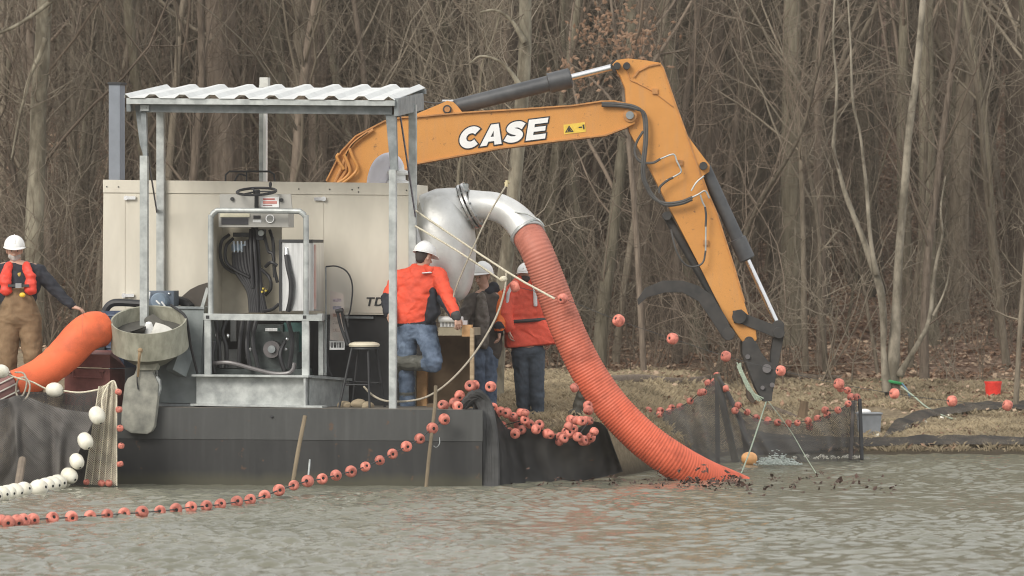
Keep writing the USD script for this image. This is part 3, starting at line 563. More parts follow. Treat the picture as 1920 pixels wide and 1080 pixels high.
# steering wheel
c = B.P(481, 359, .5); ax = nrmz(UP - B.d * .2); a_, b_ = frame_of(ax); ang = np.linspace(0, 2 * np.pi, 33)
m = MB(); m.tube(np.array([c + .225 * (math.cos(x) * a_ + math.sin(x) * b_) for x in ang]), .016, 8, 0, cap=False); wh = part(t, 'steering_wheel', m, rubber)
m = MB()
for x in (0.3, 2.4, 4.5): m.tube([c, c + .225 * (math.cos(x) * a_ + math.sin(x) * b_)], .011, 6)
m.lathe([(0.001, .02), (.04, .015), (.04, -.03), (.03, -.04)], c, ax, 12); part(wh, 'spokes', m, black)
m = MB(); m.cyl(c - ax * .02, B.P(481, 396, .58), .026, 10); part(wh, 'column', m, black)
m = MB(); m.lathe([(.001, .07), (.018, .06), (.02, .03), (.012, 0)], B.P(507, 352, .45), UP, 10); part(wh, 'knob', m, black)
# valve block and hoses
m = MB(); B.rect(m, 434, 458, 463, 470, .8, .95); part(t, 'valve_block', m, M('valve_blue', (.1, .14, .18), .4, .3))
rng = np.random.default_rng(4)
for k in range(4):
    x = 439 + k * 7.2
    m = MB(); m.cyl(B.P(x, 476, .8), B.P(x - 1, 452, .8), .012, 8); part(t, 'hose_fitting', m, M(f'fitting_{k}', (.5, .55, .6), .35, .7))
for k in range(9):
    x = 438 + k * 5.2; yb = 586
    m = MB(); m.tube(B.pts([(x, 474 - 3 * (k > 3) * (k - 3) * 4, .8), (x + 3 + k * .5, 505, .74), (465 + k * 3.2, 545, .7), (470 + k * 3.6, yb, .68)]), .024, 7, 5); part(t, 'hose', m, rubber)
for l in ([(430, 440, .8), (416, 452, .72), (413, 478, .7), (422, 500, .72), (444, 512, .74), (462, 508, .76)], [(437, 447, .8), (424, 462, .72), (424, 490, .7), (440, 505, .7), (468, 520, .7)], [(506, 432, .8), (512, 455, .72), (514, 500, .7), (520, 530, .7)],
          [(495, 438, .8), (503, 470, .72), (512, 478, .7), (515, 520, .7)], [(490, 505, .75), (505, 520, .65), (508, 540, .65), (498, 553, .7)], [(498, 500, .72), (508, 492, .66), (520, 498, .66)], [(523, 570, .66), (510, 580, .62), (494, 583, .62)],
          [(476, 430, .78), (478, 470, .7), (482, 530, .68), (484, 586, .66)], [(470, 430, .78), (471, 480, .7), (474, 540, .68)]):
    m = MB(); m.tube(B.pts(l), .02, 7, 5); part(t, 'hose', m, rubber)
m = MB(); B.rect(m, 437, 436, 470, 444, .78, .9); B.rect(m, 480, 430, 494, 450, .75, .9); part(t, 'control_valve', m, black)
m = MB(); B.disc(m, 489, 437, .72, .75, .035, 12); part(t, 'filter_head', m, galv)
for x, y in ((493, 541), (498, 545), (491, 547)):
    m = MB(); B.disc(m, x, y, .58, .66, .012, 8); part(t, 'brass_fitting', m, M('brass_' + str(x), (.55, .42, .08), .35, .6))
# stainless tank
red_tint = M('tank_side_red', (.5, .28, .24), .35, .4, col2=(.45, .38, .34), scale=4)
m = MB(); B.rect(m, 527, 455, 588, 583, .5, 1.1); tk = part(t, 'oil_tank', m, stainless)
m = MB(); m.bar(B.P(590, 519, .52), B.P(597, 519, 1.1), .02, .74); part(tk, 'tank_end', m, red_tint)
m = MB(); B.rect(m, 523, 449, 586, 454.5, .48, 1.1); B.rect(m, 523, 454.5, 527, 584, .47, .499); part(tk, 'tank_rim', m, black)
m = MB(); m.tube(B.pts([(537, 465, .49), (537, 478, .46)]), .02, 8, 0); part(tk, 'tank_valve', m, chrome)
m = MB(); m.tube(B.pts([(537, 478, .46), (540, 500, .44), (546, 530, .43), (545, 560, .43), (540, 584, .45)]), .028, 8, 5); part(tk, 'tank_hose', m, rubber)
# engine under the shelf
eng = M('engine_paint', (.02, .03, .03), .5, col2=(.06, .075, .07), scale=9)
m = MB(); B.rect(m, 468, 622, 556, 694, .75, 1.2); B.rect(m, 480, 608, 530, 622, .85, 1.15); e = part(t, 'engine', m, eng)
m = MB(); B.disc(m, 509, 655, .62, .75, .1, 20); part(e, 'pulley', m, M('pulley', (.12, .11, .11), .45, .5))
m = MB(); B.disc(m, 509, 655, .58, .62, .045, 16); part(e, 'pulley_hub', m, galv_dark)
m = MB(); B.rect(m, 497, 615, 520, 621, .6, .75); part(e, 'bracket', m, stainless)
m = MB(); B.rect(m, 532, 605, 566, 660, .9, 1.2); part(e, 'fan_cowl', m, M('teal_paint', (.03, .1, .09), .5))
for x0, x1, y0, y1 in ((427, 446, 655, 690), (412, 421, 640, 690), (432, 442, 601, 640)):
    m = MB(); B.rect(m, x0, y0, x1, y1, .9, .95); part(t, 'frame_panel', m, M(f'dull_grey_{x0}', (.25, .25, .24), .5, .2))
for x, y, r in ((406, 630, .024), (427, 630, .026), (463, 671, .02), (470, 655, .022), (538, 636, .02), (536, 655, .018), (530, 682, .014), (425, 697, .02)):
    m = MB(); m.ball(B.P(x, y, .66), r, (1, .8, 1.2)); part(t, 'fitting', m, chrome)
for l in ([(405, 602, .7), (410, 640, .62), (412, 690, .6)], [(424, 602, .7), (417, 625, .6), (424, 650, .6), (424, 690, .62)], [(455, 602, .7), (450, 640, .62), (448, 690, .6)], [(480, 602, .68), (474, 640, .6), (484, 690, .58)], [(540, 602, .68), (548, 640, .6), (542, 690, .58)],
          [(467, 602, .68), (463, 650, .56), (470, 695, .56)], [(402, 640, .6), (398, 670, .55), (402, 700, .55)], [(534, 640, .62), (525, 665, .55), (533, 695, .55)]):
    m = MB(); m.tube(B.pts(l), .026, 7, 5); part(t, 'hose', m, rubber)
m = MB(); m.tube(B.pts([(400, 681, .45), (430, 680, .42), (470, 690, .42), (510, 700, .42), (538, 700, .42), (549, 693, .42), (552, 681, .44)]), .024, 8, 6); part(t, 'loose_hose', m, M('grey_hose', (.12, .11, .11), .3))
m = MB(); B.rect(m, 396, 692, 566, 703, .6, 1.2); part(t, 'drip_tray', m, eng)

# ------------------------------------------------------------------ stool, clear shield
t = thing('bar_stool', 'black tubular stool with cream cushion and short backrest beside the console', 'stool', B.P(680, 766, .7))
m = MB(); m.lathe([(.001, .055), (.12, .055), (.17, .04), (.183, .02), (.175, 0), (.001, 0)], B.P(683, 650, .7), UP, 22); part(t, 'seat', m, M('cream_vinyl', (.62, .56, .42), .5, col2=(.7, .64, .5)))
m = MB(); m.lathe([(.16, 0), (.165, -.03), (.15, -.03)], B.P(683, 650, .7), UP, 20); part(t, 'seat_ring', m, black)
for a_, b_ in (((660, 652, .6), (635, 768, .5)), ((672, 652, .8), (660, 765, .9)), ((690, 652, .6), (693, 767, .5)), ((705, 652, .8), (722, 766, .9))):
    m = MB(); m.tube(B.pts([a_, b_]), .014, 8, 0); part(t, 'leg', m, black)
m = MB(); m.tube(B.pts([(645, 721, .55), (692, 722, .55), (714, 718, .85), (665, 716, .85), (645, 721, .55)]), .01, 6, 0); part(t, 'foot_ring', m, black)
for dx in (0, 9):
    m = MB(); m.tube(B.pts([(632 + dx, 582, .74 - dx * .01), (639 + dx * .8, 612, .74), (652 + dx * .5, 648, .72)]), .018, 8, 4); part(t, 'back_upright', m, black)
m = MB(); m.tube(B.pts([(630, 584, .74), (643, 581, .72)]), .025, 8, 0); part(t, 'back_rail', m, black)
for k, (x, y, r) in enumerate(((646, 760, .085), (672, 757, .09), (689, 761, .08))):
    m = MB(); mm = trimesh.creation.icosphere(3, 1.0); v = mm.vertices * np.array([1, .8, .62]) * r; v *= (1 + .25 * (meshkit.fbm(v * 22, 3, k)[:, None] - .5)); m.add(B.P(x, y, .62) + v, mm.faces)
    solo('sandbag', m, M(f'sacking_{k}', (.4, .33, .22), .9, col2=(.26, .2, .13), scale=9), ['small tan sandbag under the left of the stool', 'tan sandbag under the middle of the stool, topmost', 'pale sandbag at the right leg of the stool'][k], 'sandbag')
clear = usdkit.material(stage, '/World/Looks/clear_sheet', {'fr': ('fresnel', {'IOR': 1.45}), 'a': ('transparent_bsdf', {'color': (.93, .93, .93)}), 'g': ('glossy_bsdf', {'roughness': .08}), 'm': ('mix_closure', {})},
    [('fr.fac', 'm.fac'), ('a.BSDF', 'm.closure1'), ('g.BSDF', 'm.closure2')], surface='m.closure')
t = thing('document_holder', 'clear curved plastic holder with printed papers between console and stool', 'document holder', B.P(630, 655, .95))
m = MB(); B.prism(m, [(611, 502), (630, 500), (648, 508), (658, 524), (661, 545), (656, 590), (650, 640), (611, 652)], .9, .905); part(t, 'clear_sheet', m, clear)
m = MB(); m.tube(B.pts([(611, 500), (630, 499), (648, 507), (658, 523), (661, 545), (657, 580), (653, 592)], .89), .01, 6, 4); part(t, 'edge_tube', m, rubber)
m = MB(); m.tube(B.pts([(611, 500), (611.5, 700)], .89), .009, 6, 0); part(t, 'post', m, galv_dark)
m = MB(); B.prism(m, [(619, 544), (644, 552), (646, 640), (619, 637)], .908, .912); pp = part(t, 'paper', m, M('paper', (.66, .6, .54), .8, col2=(.6, .48, .42), scale=8))
for k in range(5):
    m = MB(); B.rect(m, 624, 560 + k * 14, 640, 566 + k * 14, .9062, .9075); part(pp, 'print_block', m, M(f'print_{k}', [(.45, .36, .4), (.3, .28, .36), (.5, .3, .24), (.4, .34, .3), (.5, .4, .34)][k], .8, scale=30, var=.4))
m = MB(); B.rect(m, 618, 639, 646, 656, .908, .912); cd = part(t, 'card', m, white_paint)
for k, (x, wd) in enumerate(((621, 3), (626, 4.5), (632.5, 2), (636, 4), (642, 2))):
    m = MB(); B.rect(m, x, 642, x + wd, 652, .9062, .9075); part(cd, 'black_bar', m, black)
m = MB(); m.tube(B.pts([(612, 655, .93), (616, 690, .95), (622, 705, .98)]), .012, 6, 4); part(t, 'lead', m, rubber)

# ------------------------------------------------------------------ left deck gear
t = thing('steel_locker', 'blue-grey steel locker behind the raised propeller', 'locker', B.P(330, 764, .9))
bg_steel = M('locker_paint', (.19, .215, .215), .55, .1, col2=(.25, .275, .27), scale=3, bevel=.008)
m = MB(); B.prism(m, [(296, 574), (383, 576), (372, 757), (296, 755)], .45, 1.45); part(t, 'body', m, bg_steel)
m = MB(); B.prism(m, [(292, 756), (372, 758), (372, 764), (292, 762)], .4, 1.45); part(t, 'base_rail', m, galv_dark)
m = MB(); B.prism(m, [(296, 574), (383, 576), (383, 580), (296, 578)], .43, .449); part(t, 'lid_lip', m, galv_dark)
t = thing('electric_winch', 'small grey winch motor with white levers above the locker', 'winch', B.P(302, 574, .95))
m = MB(); B.rect(m, 279, 545, 326, 575, .85, 1.1); part(t, 'housing', m, M('winch_paint', (.13, .16, .2), .45, .2, bevel=.01))
m = MB(); m.lathe([(.001, 0), (.1, 0), (.1, .12), (.085, .14), (.001, .14)], B.P(302, 565, .85), -B.d, 22); part(t, 'drum', m, M('winch_drum', (.2, .26, .33), .4, .2))
for a_, b_ in (((293, 564, .66), (300, 571, .62)), ((303, 566, .64), (311, 577, .6)), ((279, 560, .8), (281, 547, .8))):
    m = MB(); m.tube(B.pts([a_, b_]), .011, 6, 0); part(t, 'lever', m, white_paint)
m = MB(); m.ball(B.P(317, 551, .84), .018); part(t, 'lamp', m, chrome)
t = thing('hose_reel', 'dark brown half-round hose reel guard behind the console', 'hose reel', B.P(363, 575, 1.3))
m = MB(); B.prism(m, [(341, 556), (356, 543), (372, 535), (388, 530), (400, 530), (400, 580), (345, 578)], 1.3, 1.5); part(t, 'guard', m, M('dark_brown', (.075, .062, .05), .6))
m = MB(); m.tube(B.pts([(326, 563, 1.2), (345, 566, 1.15), (358, 577, 1.1)]), .055, 10, 5); part(t, 'duct', m, rubber)
t = thing('suction_manifold', 'blue netted box with bent black pipe between orange tube and propeller', 'manifold', B.P(205, 700, .9))
blue = M('blue_mesh', (.07, .1, .17), .7, col2=(.035, .05, .09), scale=50, lo=.45, hi=.55)
m = MB(); B.rect(m, 191, 583, 232, 690, .75, 1.35); part(t, 'box', m, blue)
for k in range(6):
    m = MB(); B.rect(m, 190, 590 + k * 15, 233, 592 + k * 15, .735, .7495); part(t, 'rib', m, M(f'blue_rib_{k}', (.16, .2, .27), .6))
m = MB(); m.tube(B.pts([(197, 600, .9), (198, 582, .9), (208, 570, .9), (225, 567, .9), (275, 570, .9)]), .045, 10, 5); part(t, 'pipe', m, rubber)
m = MB(); B.rect(m, 168, 648, 196, 665, .7, 1.1); part(t, 'foot', m, black)

t = thing('toolbox', 'red-brown steel toolbox with sloping lid and drop handle behind the left net', 'toolbox', B.P(170, 735, .1))
tb = M('toolbox_red', (.17, .05, .04), .55, col2=(.24, .08, .065), scale=5, bevel=.008)
def q3(l, w): return [B.P(x, y, w) for x, y in l]
m = MB(); m.hexa(q3([(121, 690), (206, 692), (206, 760), (121, 760)], .08) + q3([(150, 690), (234, 692), (234, 760), (150, 760)], .62)); part(t, 'body', m, tb)
m = MB(); m.hexa(q3([(119, 663), (206, 665), (207, 690), (119, 688)], .06) + q3([(142, 655), (212, 657), (236, 689), (150, 686)], .62)); part(t, 'lid', m, tb)
m = MB(); m.tube(B.pts([(137, 694, .07), (137, 707, .02), (192, 709, .02), (192, 696, .07)]), .011, 6, 0); part(t, 'handle', m, tb)
for x in (132, 190):
    m = MB(); B.rect(m, x - 5, 693, x + 5, 698, .05, .078); part(t, 'latch', m, tb)

# ------------------------------------------------------------------ raised propeller
t = thing('propeller_unit', 'weathered yellow-grey propeller unit with round shroud raised over the barge edge', 'outboard propeller', B.P(278, 640, -.1))
fib = M('weathered_shroud', (.25, .245, .185), .6, col2=(.42, .41, .325), scale=4, stretch=(2.2, 2.2, .9), bump=.002, bscale=30, lo=.3, hi=.7)
c = B.P(278.5, 600, -.02); ax = nrmz(UP * .93 - B.d * .37 + B.r * .04); R = .436
m = MB(); m.lathe([(R * .98, 0), (R, .004), (R * 1.0, -.16), (R * 1.03, -.33), (R * .985, -.335), (R * .975, -.16), (R * .955, 0), (R * .98, 0)], c, ax, 56); part(t, 'shroud', m, fib, smooth=50)
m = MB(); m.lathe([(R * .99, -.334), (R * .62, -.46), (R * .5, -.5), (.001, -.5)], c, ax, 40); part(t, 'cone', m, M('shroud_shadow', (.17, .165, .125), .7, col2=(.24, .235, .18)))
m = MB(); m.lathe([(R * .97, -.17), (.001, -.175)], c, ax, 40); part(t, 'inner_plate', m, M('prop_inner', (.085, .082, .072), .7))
hub = c + ax * -.12
m = MB(); m.lathe([(.05, -.08), (.055, .02), (.035, .085), (.001, .1)], hub, ax, 14); pr = part(t, 'hub', m, white_paint)
a_, b_ = frame_of(ax)
for k in range(3):
    th = -.6 + k * 2.094; e1 = math.cos(th) * B.r + math.sin(th) * np.cross(ax, B.r); e2 = np.cross(ax, e1); m = MB()
    up_, lo_ = [], []
    for u in np.linspace(0, 1, 8):
        rr = .045 + .33 * u; wd = .05 + .075 * math.sin(math.pi * (.15 + .75 * u)); pit = .08 * (1 - .5 * u)
        for s_ in np.linspace(-1, 1, 5): up_.append(hub + e1 * rr + e2 * wd * s_ * .8 + ax * (pit * s_))
    up_ = np.array(up_); i, j = np.meshgrid(range(7), range(4), indexing='ij'); q = (i * 5 + j)[..., None] + np.array([0, 1, 6, 5]); q = q.reshape(-1, 4)
    m.add(up_, q); m.add(up_ - ax * .012, q[:, ::-1]); part(t, 'blade', m, M(f'blade_paint_{k}', (.52, .51, .46) if k == 0 else (.13, .125, .11), .5))
m = MB(); g = [(256, 690), (290, 690), (287, 700), (292, 710), (297, 720), (296, 740), (292, 778), (289, 800), (284, 809), (276, 814), (246, 812), (233, 804), (227, 794), (229, 760), (234, 720), (240, 709), (252, 702)]
B.prism(m, g, -.13, -.03); part(t, 'lower_leg', m, M('leg_paint', (.22, .22, .19), .6, col2=(.34, .335, .28), scale=7, bevel=.02))
m = MB(); B.prism(m, [(254, 676), (298, 676), (291, 694), (257, 694)], -.16, .02); part(t, 'neck', m, fib)
m = MB(); B.prism(m, [(295, 706), (300, 712), (301, 730), (297, 742), (292, 742), (292, 706)], -.11, -.05); part(t, 'trim_ring', m, galv)
m = MB(); m.tube(B.pts([(263, 656, -.5), (261, 672, -.49), (259, 706, -.3)]), [.022, .016, .012], 8, 4); m.ball(B.P(263, 657, -.5), .03); part(t, 'pull_pin', m, M('pale_rust', (.36, .25, .14), .8))
m = MB(); m.tube(B.pts([(259, 690, -.18), (257, 712, -.16), (259, 730, -.145)]), .008, 6, 4); part(t, 'hanging_cord', m, black)
m = MB(); m.bar(B.P(345, 655, .3), B.P(330, 700, .2), .12, .22); part(t, 'support_arm', m, bg_steel)
m = MB(); m.tube(B.pts([(320, 572, .3), (345, 590, .1), (352, 610, .1), (358, 650, .2), (370, 700, .3)]), .016, 7, 6); part(t, 'control_cable', m, rubber)
# ------------------------------------------------------------------ fish pump and its hoses
alu = M('pump_aluminium', (.6, .6, .575), .42, .4, col2=(.75, .75, .725), scale=2.2, bump=.002, bscale=40, lo=.3, hi=.7)
t = thing('fish_pump', 'large silver snail-shaped fish pump with bent outlet pipe beside the beige housing', 'pump', B.P(840, 560, 2.0))
pw = 2.0
m = MB(); c = B.P(838, 462, pw)
sph = trimesh.creation.icosphere(4, 1.0).vertices; fc = trimesh.creation.icosphere(4, 1.0).faces
e = np.sign(sph) * np.abs(sph) ** .8
hh = e[:, 2:3]; v = c + e[:, :1] * (.335 + .03 * hh) * B.r + e[:, 1:2] * .42 * B.d + hh * .65 * UP + (np.where(hh < 0, hh * hh * .06, -hh * .07)) * B.r
m.add(v, fc); part(t, 'volute', m, alu, smooth=True)
m = MB(); m.lathe([(.34, -.2), (.33, 0), (.28, .14), (.235, .24)], B.P(838, 402, pw), nrmz(B.P(882, 382, pw) - B.P(838, 402, pw)), 32); part(t, 'outlet_cone', m, alu, smooth=True)
m = MB(); m.lathe([(.34, 0), (.36, .06), (.3, .1)], B.P(800, 462, pw), -B.r, 28); part(t, 'mounting_collar', m, alu)
fx = nrmz(B.P(905, 374, pw) - B.P(872, 389, pw)); fp = B.P(876, 388, pw)
for o in (0, .05):
    m = MB(); m.lathe([(.19, 0), (.285, 0), (.285, .028), (.19, .028), (.19, 0)], fp + fx * o, fx, 36); part(t, 'flange', m, stainless)
for k in range(10):
    m = MB(); a_, b_ = frame_of(fx); p = fp + .265 * (math.cos(k * .628) * a_ + math.sin(k * .628) * b_); m.cyl(p - fx * .02, p + fx * .1, .013, 6); part(t, 'bolt', m, galv_dark)
m = MB(); B.rect(m, 867, 345, 875, 360, pw - .1, pw + .02); part(t, 'clamp_toggle', m, galv)
el = [(882, 386, pw), (905, 385, pw), (930, 388, pw), (955, 400, pw - .03), (974, 417, pw - .06), (986, 433, pw - .1)]
m = MB(); m.tube(B.pts(el), [.19, .168, .168, .172, .182, .19], 28, 6); part(t, 'outlet_elbow', m, alu, smooth=True)
ex = nrmz(B.P(986, 433, pw - .1) - B.P(974, 417, pw - .06))
m = MB(); m.lathe([(.19, -.015), (.212, -.01), (.212, .02), (.19, .025)], B.P(986, 433, pw - .1), ex, 30); part(t, 'clamp_band', m, galv)
m = MB(); m.tube(B.pts([(965, 398, pw - .2), (990, 402, pw - .25), (1012, 414, pw - .3), (1020, 424, pw - .3)]), .01, 6, 4); part(t, 'wire_handle', m, galv)

hose_mat = usdkit.material(stage, '/World/Looks/ribbed_hose', {'geo': ('geometry', {}), 'sx': ('separate_xyz', {}), 'n': ('noise_texture', {'scale': 1.6, 'detail': 4.0}), 'n2': ('noise_texture', {'scale': 4.0, 'detail': 7.0, 'roughness': .7}),
    'mr': ('map_range', {'from_min': 0.7, 'from_max': 2.3, 'to_min': -0.15, 'to_max': 0.95}), 'ad': ('math', {'math_type': 'multiply_add', 'value2': 0.9}), 'sb': ('math', {'math_type': 'subtract', 'value2': 0.42, 'use_clamp': True}),
    'a': ('mix', {'color1': (.68, .14, .072), 'color2': (.48, .17, .12)}), 'b': ('mix', {'mix_type': 'multiply', 'fac': .6}), 'rp': ('rgb_ramp', {'ramp': [(.34, (.45, .38, .32)), (.5, (.9, .88, .86)), (.7, (1, 1, 1))]}), 'p': ('principled_bsdf', {'roughness': .55, 'specular_ior_level': .35})},
    [('geo.position', 'sx.vector'), ('sx.z', 'mr.value'), ('geo.position', 'n.vector'), ('geo.position', 'n2.vector'), ('n.fac', 'ad.value1'), ('mr.result', 'ad.value3'), ('ad.value', 'sb.value1'), ('sb.value', 'a.fac'), ('n2.fac', 'rp.fac'), ('a.color', 'b.color1'), ('rp.color', 'b.color2'), ('b.color', 'p.base_color')], surface='p.BSDF')
Yh = 61.55
cl = [(987, 434, 61.75), (1006, 470, Yh), (1030, 530, Yh), (1052, 588, Yh), (1076, 645, Yh), (1108, 706, Yh), (1152, 768, Yh), (1208, 824, Yh), (1264, 864, Yh + .05), (1319, 895, Yh + .27), (1377, 920, Yh + .68), (1432, 946, Yh + 1.1)]
def ribbed(l, r, pitch, depth, w=None):
    p = catmull(W.pts(l), 40); s_ = np.concatenate([[0], np.cumsum(np.linalg.norm(np.diff(p, axis=0), axis=1))]); n = int(s_[-1] / pitch * 4)
    ss = np.linspace(0, s_[-1], n); q = np.stack([np.interp(ss, s_, p[:, k]) for k in range(3)], 1)
    rr = np.interp(ss / s_[-1], [0, .3, .6, 1], r); rr = rr + depth * np.sin(np.arange(n) * np.pi / 2 + .4); return q, rr
q, rr = ribbed(cl, [.186, .197, .213, .215], .035, .0038)
t = thing('discharge_hose', 'thick ribbed orange hose curving from the silver pump down into the water', 'hose', q[0])
m = MB(); m.tube(q, rr, 36); part(t, 'ribbed_length', m, hose_mat, smooth=60)
m = MB(); i = 8; m.lathe([(.19, -.02), (.205, -.018), (.205, .018), (.19, .02)], q[i], q[i + 1] - q[i], 30); m.box(q[i] + np.array([.06, -.2, 0]), (.05, .03, .03)); part(t, 'hose_clip', m, galv)

tube_mat = M('smooth_orange', (.55, .115, .05), .6, col2=(.76, .15, .055), scale=2.2, world=True, lo=.3, hi=.52, bump=.012, bscale=5, spec=.35)
t = thing('suction_tube', 'fat smooth orange tube sloping from the barge to the left net', 'tube', W.P(110, 660, 60.2))
p_ = catmull(np.hstack([W.pts([(190, 617, 60.6), (172, 620, 60.5), (151, 634, 60.45), (127, 660, 60.4), (98, 686, 60.3), (68, 705, 60.2), (42, 716, 60.1), (20, 724, 60.0)]), np.array([[.205, .215, .212, .205, .19, .178, .17, .165]]).T]), 14)
m = MB(); m.tube(p_[:, :3], p_[:, 3], 40); v = m.v[0]; nn = len(p_) * 40; cc = np.repeat(p_[:, :3], 40, 0); dd = v[:nn] - cc; u_ = np.repeat(np.arange(len(p_)), 40)
crease = .05 * (meshkit.fbm(np.stack([u_ * .16, np.tile(np.arange(40), len(p_)) * .06, 0 * u_], -1), 4, 3) - .5) + .016 * np.sin(u_ * .62 + 2 * np.sin(u_ * .13)) * np.clip((meshkit.noise(np.stack([u_ * .07, 0 * u_, 0 * u_ + 3.], -1), 2) - .35) * 3, 0, 1)
v[:nn] = cc + dd * (1 + crease[:, None] * .7); m.v[0] = v; part(t, 'sleeve', m, tube_mat, smooth=True)
m = MB(); m.lathe([(.2, 0), (.212, .0), (.212, .03), (.2, .03)], W.P(189, 617, 60.6), (1, .1, 0), 28); part(t, 'end_ring', m, rubber)
m = MB(); m.lathe([(.17, 0), (.172, .06), (.185, .5), (.14, .52)], W.P(30, 719, 60.02), nrmz(np.array([-1, -.1, -.5])), 28); g = part(t, 'end_funnel', m, M('maroon_liner', (.2, .1, .09), .7))
dirf = nrmz(np.array([-1, -.1, -.5])); a_, b_ = frame_of(dirf)
for k in range(14):
    an = k * 2 * math.pi / 14; o = W.P(30, 719, 60.02) + .19 * (math.cos(an) * a_ + math.sin(an) * b_)
    m = MB(); m.tube([o, o + dirf * .5], .009, 5); part(g, 'lacing_cord', m, M('lace_grey', (.5, .48, .42), .8) if k == 0 else '/World/Looks/lace_grey')

# ------------------------------------------------------------------ excavator
orange = usdkit.material(stage, '/World/Looks/excavator_orange', {'tc': ('geometry', {}), 'n1': ('noise_texture', {'scale': 1.1, 'detail': 6.0, 'roughness': .65}), 'n2': ('noise_texture', {'scale': 14.0, 'detail': 6.0, 'roughness': .7}), 'map': ('mapping', {'scale': (5, 5, .6)}), 'n3': ('noise_texture', {'scale': 2.0, 'detail': 6.0, 'roughness': .7}),
    'r1': ('rgb_ramp', {'ramp': [(.3, (.53, .235, .055)), (.7, (.61, .285, .075))]}), 'r2': ('rgb_ramp', {'ramp': [(.62, (0, 0, 0)), (.68, (.75, .75, .75))]}), 'm1': ('mix', {'color2': (.16, .085, .04)}), 'r3': ('rgb_ramp', {'ramp': [(.52, (0, 0, 0)), (.78, (.35, .35, .35))]}), 'm2': ('mix', {'color2': (.36, .25, .16)}),
    'rr': ('rgb_ramp', {'ramp': [(.35, (.35, .35, .35)), (.65, (.65, .65, .65))]}), 'bv': ('bevel', {'radius': .012, 'samples': 4}), 'bp': ('bump', {'strength': 1.0, 'distance': .003}), 'p': ('principled_bsdf', {'specular_ior_level': .45})},
    [('tc.position', 'n1.vector'), ('tc.position', 'n2.vector'), ('tc.position', 'map.vector'), ('map.vector', 'n3.vector'), ('n1.fac', 'r1.fac'), ('n2.fac', 'r2.fac'), ('r1.color', 'm2.color1'), ('n3.fac', 'r3.fac'), ('r3.color', 'm2.fac'), ('m2.color', 'm1.color1'), ('r2.color', 'm1.fac'), ('m1.color', 'p.base_color'), ('n3.fac', 'rr.fac'), ('rr.color', 'p.roughness'), ('bv.bevel', 'bp.normal'), ('n1.fac', 'bp.height'), ('bp.normal', 'p.normal')], surface='p.BSDF')
orange_d = M('excavator_orange_worn', (.42, .2, .07), .6, col2=(.56, .26, .08), scale=8)
iron = M('dark_iron', (.035, .035, .034), .65, .1, col2=(.06, .055, .05), scale=6, bevel=.01)
steelgrey = M('cylinder_grey', (.062, .064, .068), .45, .2, col2=(.085, .086, .088), scale=4)
Ye = 65.0
EX = Frame(0.0, Ye)
t = thing('excavator', 'orange tracked excavator with raised boom and dark grapple reaching over the net', 'excavator', EX.P(640, 700, 1.2))
boom = [(613, 340), (640.6, 285), (668, 256), (722, 228), (756, 221), (783, 220), (871, 212), (972, 206), (1074, 199), (1128, 191), (1146, 190.5), (1168, 194), (1184, 203), (1194, 218), (1190, 232), (1175, 239), (1135, 254.5), (1030, 266.5), (938.5, 278.5), (783, 307), (750, 324), (716, 372), (690, 450), (672, 520), (600, 520), (590, 440), (600, 375)]
m = MB(); EX.prism(m, boom, .02, .48); part(t, 'boom', m, orange)
m = MB()   # welded plate edges proud of the boom
for l in ([(613, 340), (640.6, 285), (668, 256), (722, 228), (756, 221), (783, 220), (871, 212), (972, 206), (1074, 199), (1128, 191), (1150, 190.5), (1176, 196)], [(1175, 239), (1135, 254.5), (1030, 266.5), (938.5, 278.5), (783, 307), (755, 322)]):
    p = EX.pts(l, .25)
    for a_, b_ in zip(p[:-1], p[1:]): m.bar(a_, b_, .53, .018)
part(t, 'boom_edge_plates', m, orange_d)
m = MB(); EX.prism(m, [(756, 224), (827, 194), (838, 189), (850, 191), (858, 199), (869, 213)], .06, .14); EX.prism(m, [(756, 224), (827, 194), (838, 189), (850, 191), (858, 199), (869, 213)], .36, .44); part(t, 'cylinder_bracket', m, orange)
m = MB(); EX.disc(m, 838.5, 205, .03, .47, .055, 20); part(t, 'bracket_pin', m, iron)
m = MB(); EX.disc(m, 838.5, 205, .02, .03, .035, 16); part(t, 'pin_cap', m, orange_d)
m = MB(); EX.rect(m, 829, 187, 850, 190, .1, .3); part(t, 'grease_cover', m, chrome)
def lathe_px(l, wq): return
st = [(1148, 121), (1155.6, 112.6), (1178, 109.6), (1210, 113), (1239, 118), (1243, 128), (1266.7, 198.5), (1289, 254), (1318, 293), (1331, 310), (1330, 322), (1318, 330), (1343, 400), (1376, 502), (1402, 587), (1417, 617), (1419, 636), (1410, 648), (1397, 647), (1384, 630), (1357.8, 591), (1306, 487), (1257.8, 395), (1211, 302), (1179.6, 246.7), (1174, 191), (1172, 165), (1163, 143)]
m = MB(); EX.prism(m, st, .08, .42); part(t, 'stick', m, orange)
m = MB(); p = EX.pts([(1236, 119), (1243, 129), (1267, 199), (1290, 262), (1313, 330), (1343, 400), (1376, 502), (1395, 566)], .25)
for a_, b_ in zip(p[:-1], p[1:]): m.bar(a_, b_, .38, .016)
p = EX.pts([(1239, 119), (1215, 124), (1197, 133), (1188, 145)], .07)
for a_, b_ in zip(p[:-1], p[1:]): m.bar(a_, b_, .03, .02)
part(t, 'stick_edge_plates', m, orange_d)
for x, y, r, nm in ((1157, 123.5, .045, 'pin'), (1175, 123.5, .045, 'pin'), (1319, 311, .05, 'pin'), (1181, 216, .085, 'boom_boss'), (1405, 640, .06, 'pin')):
    m = MB(); EX.disc(m, x, y, .0, .5, r, 20); part(t, nm, m, iron if nm == 'pin' else orange_d)
m = MB(); EX.disc(m, 1181, 216, -.03, .0, .05, 16); part(t, 'boss_cap', m, galv_dark)
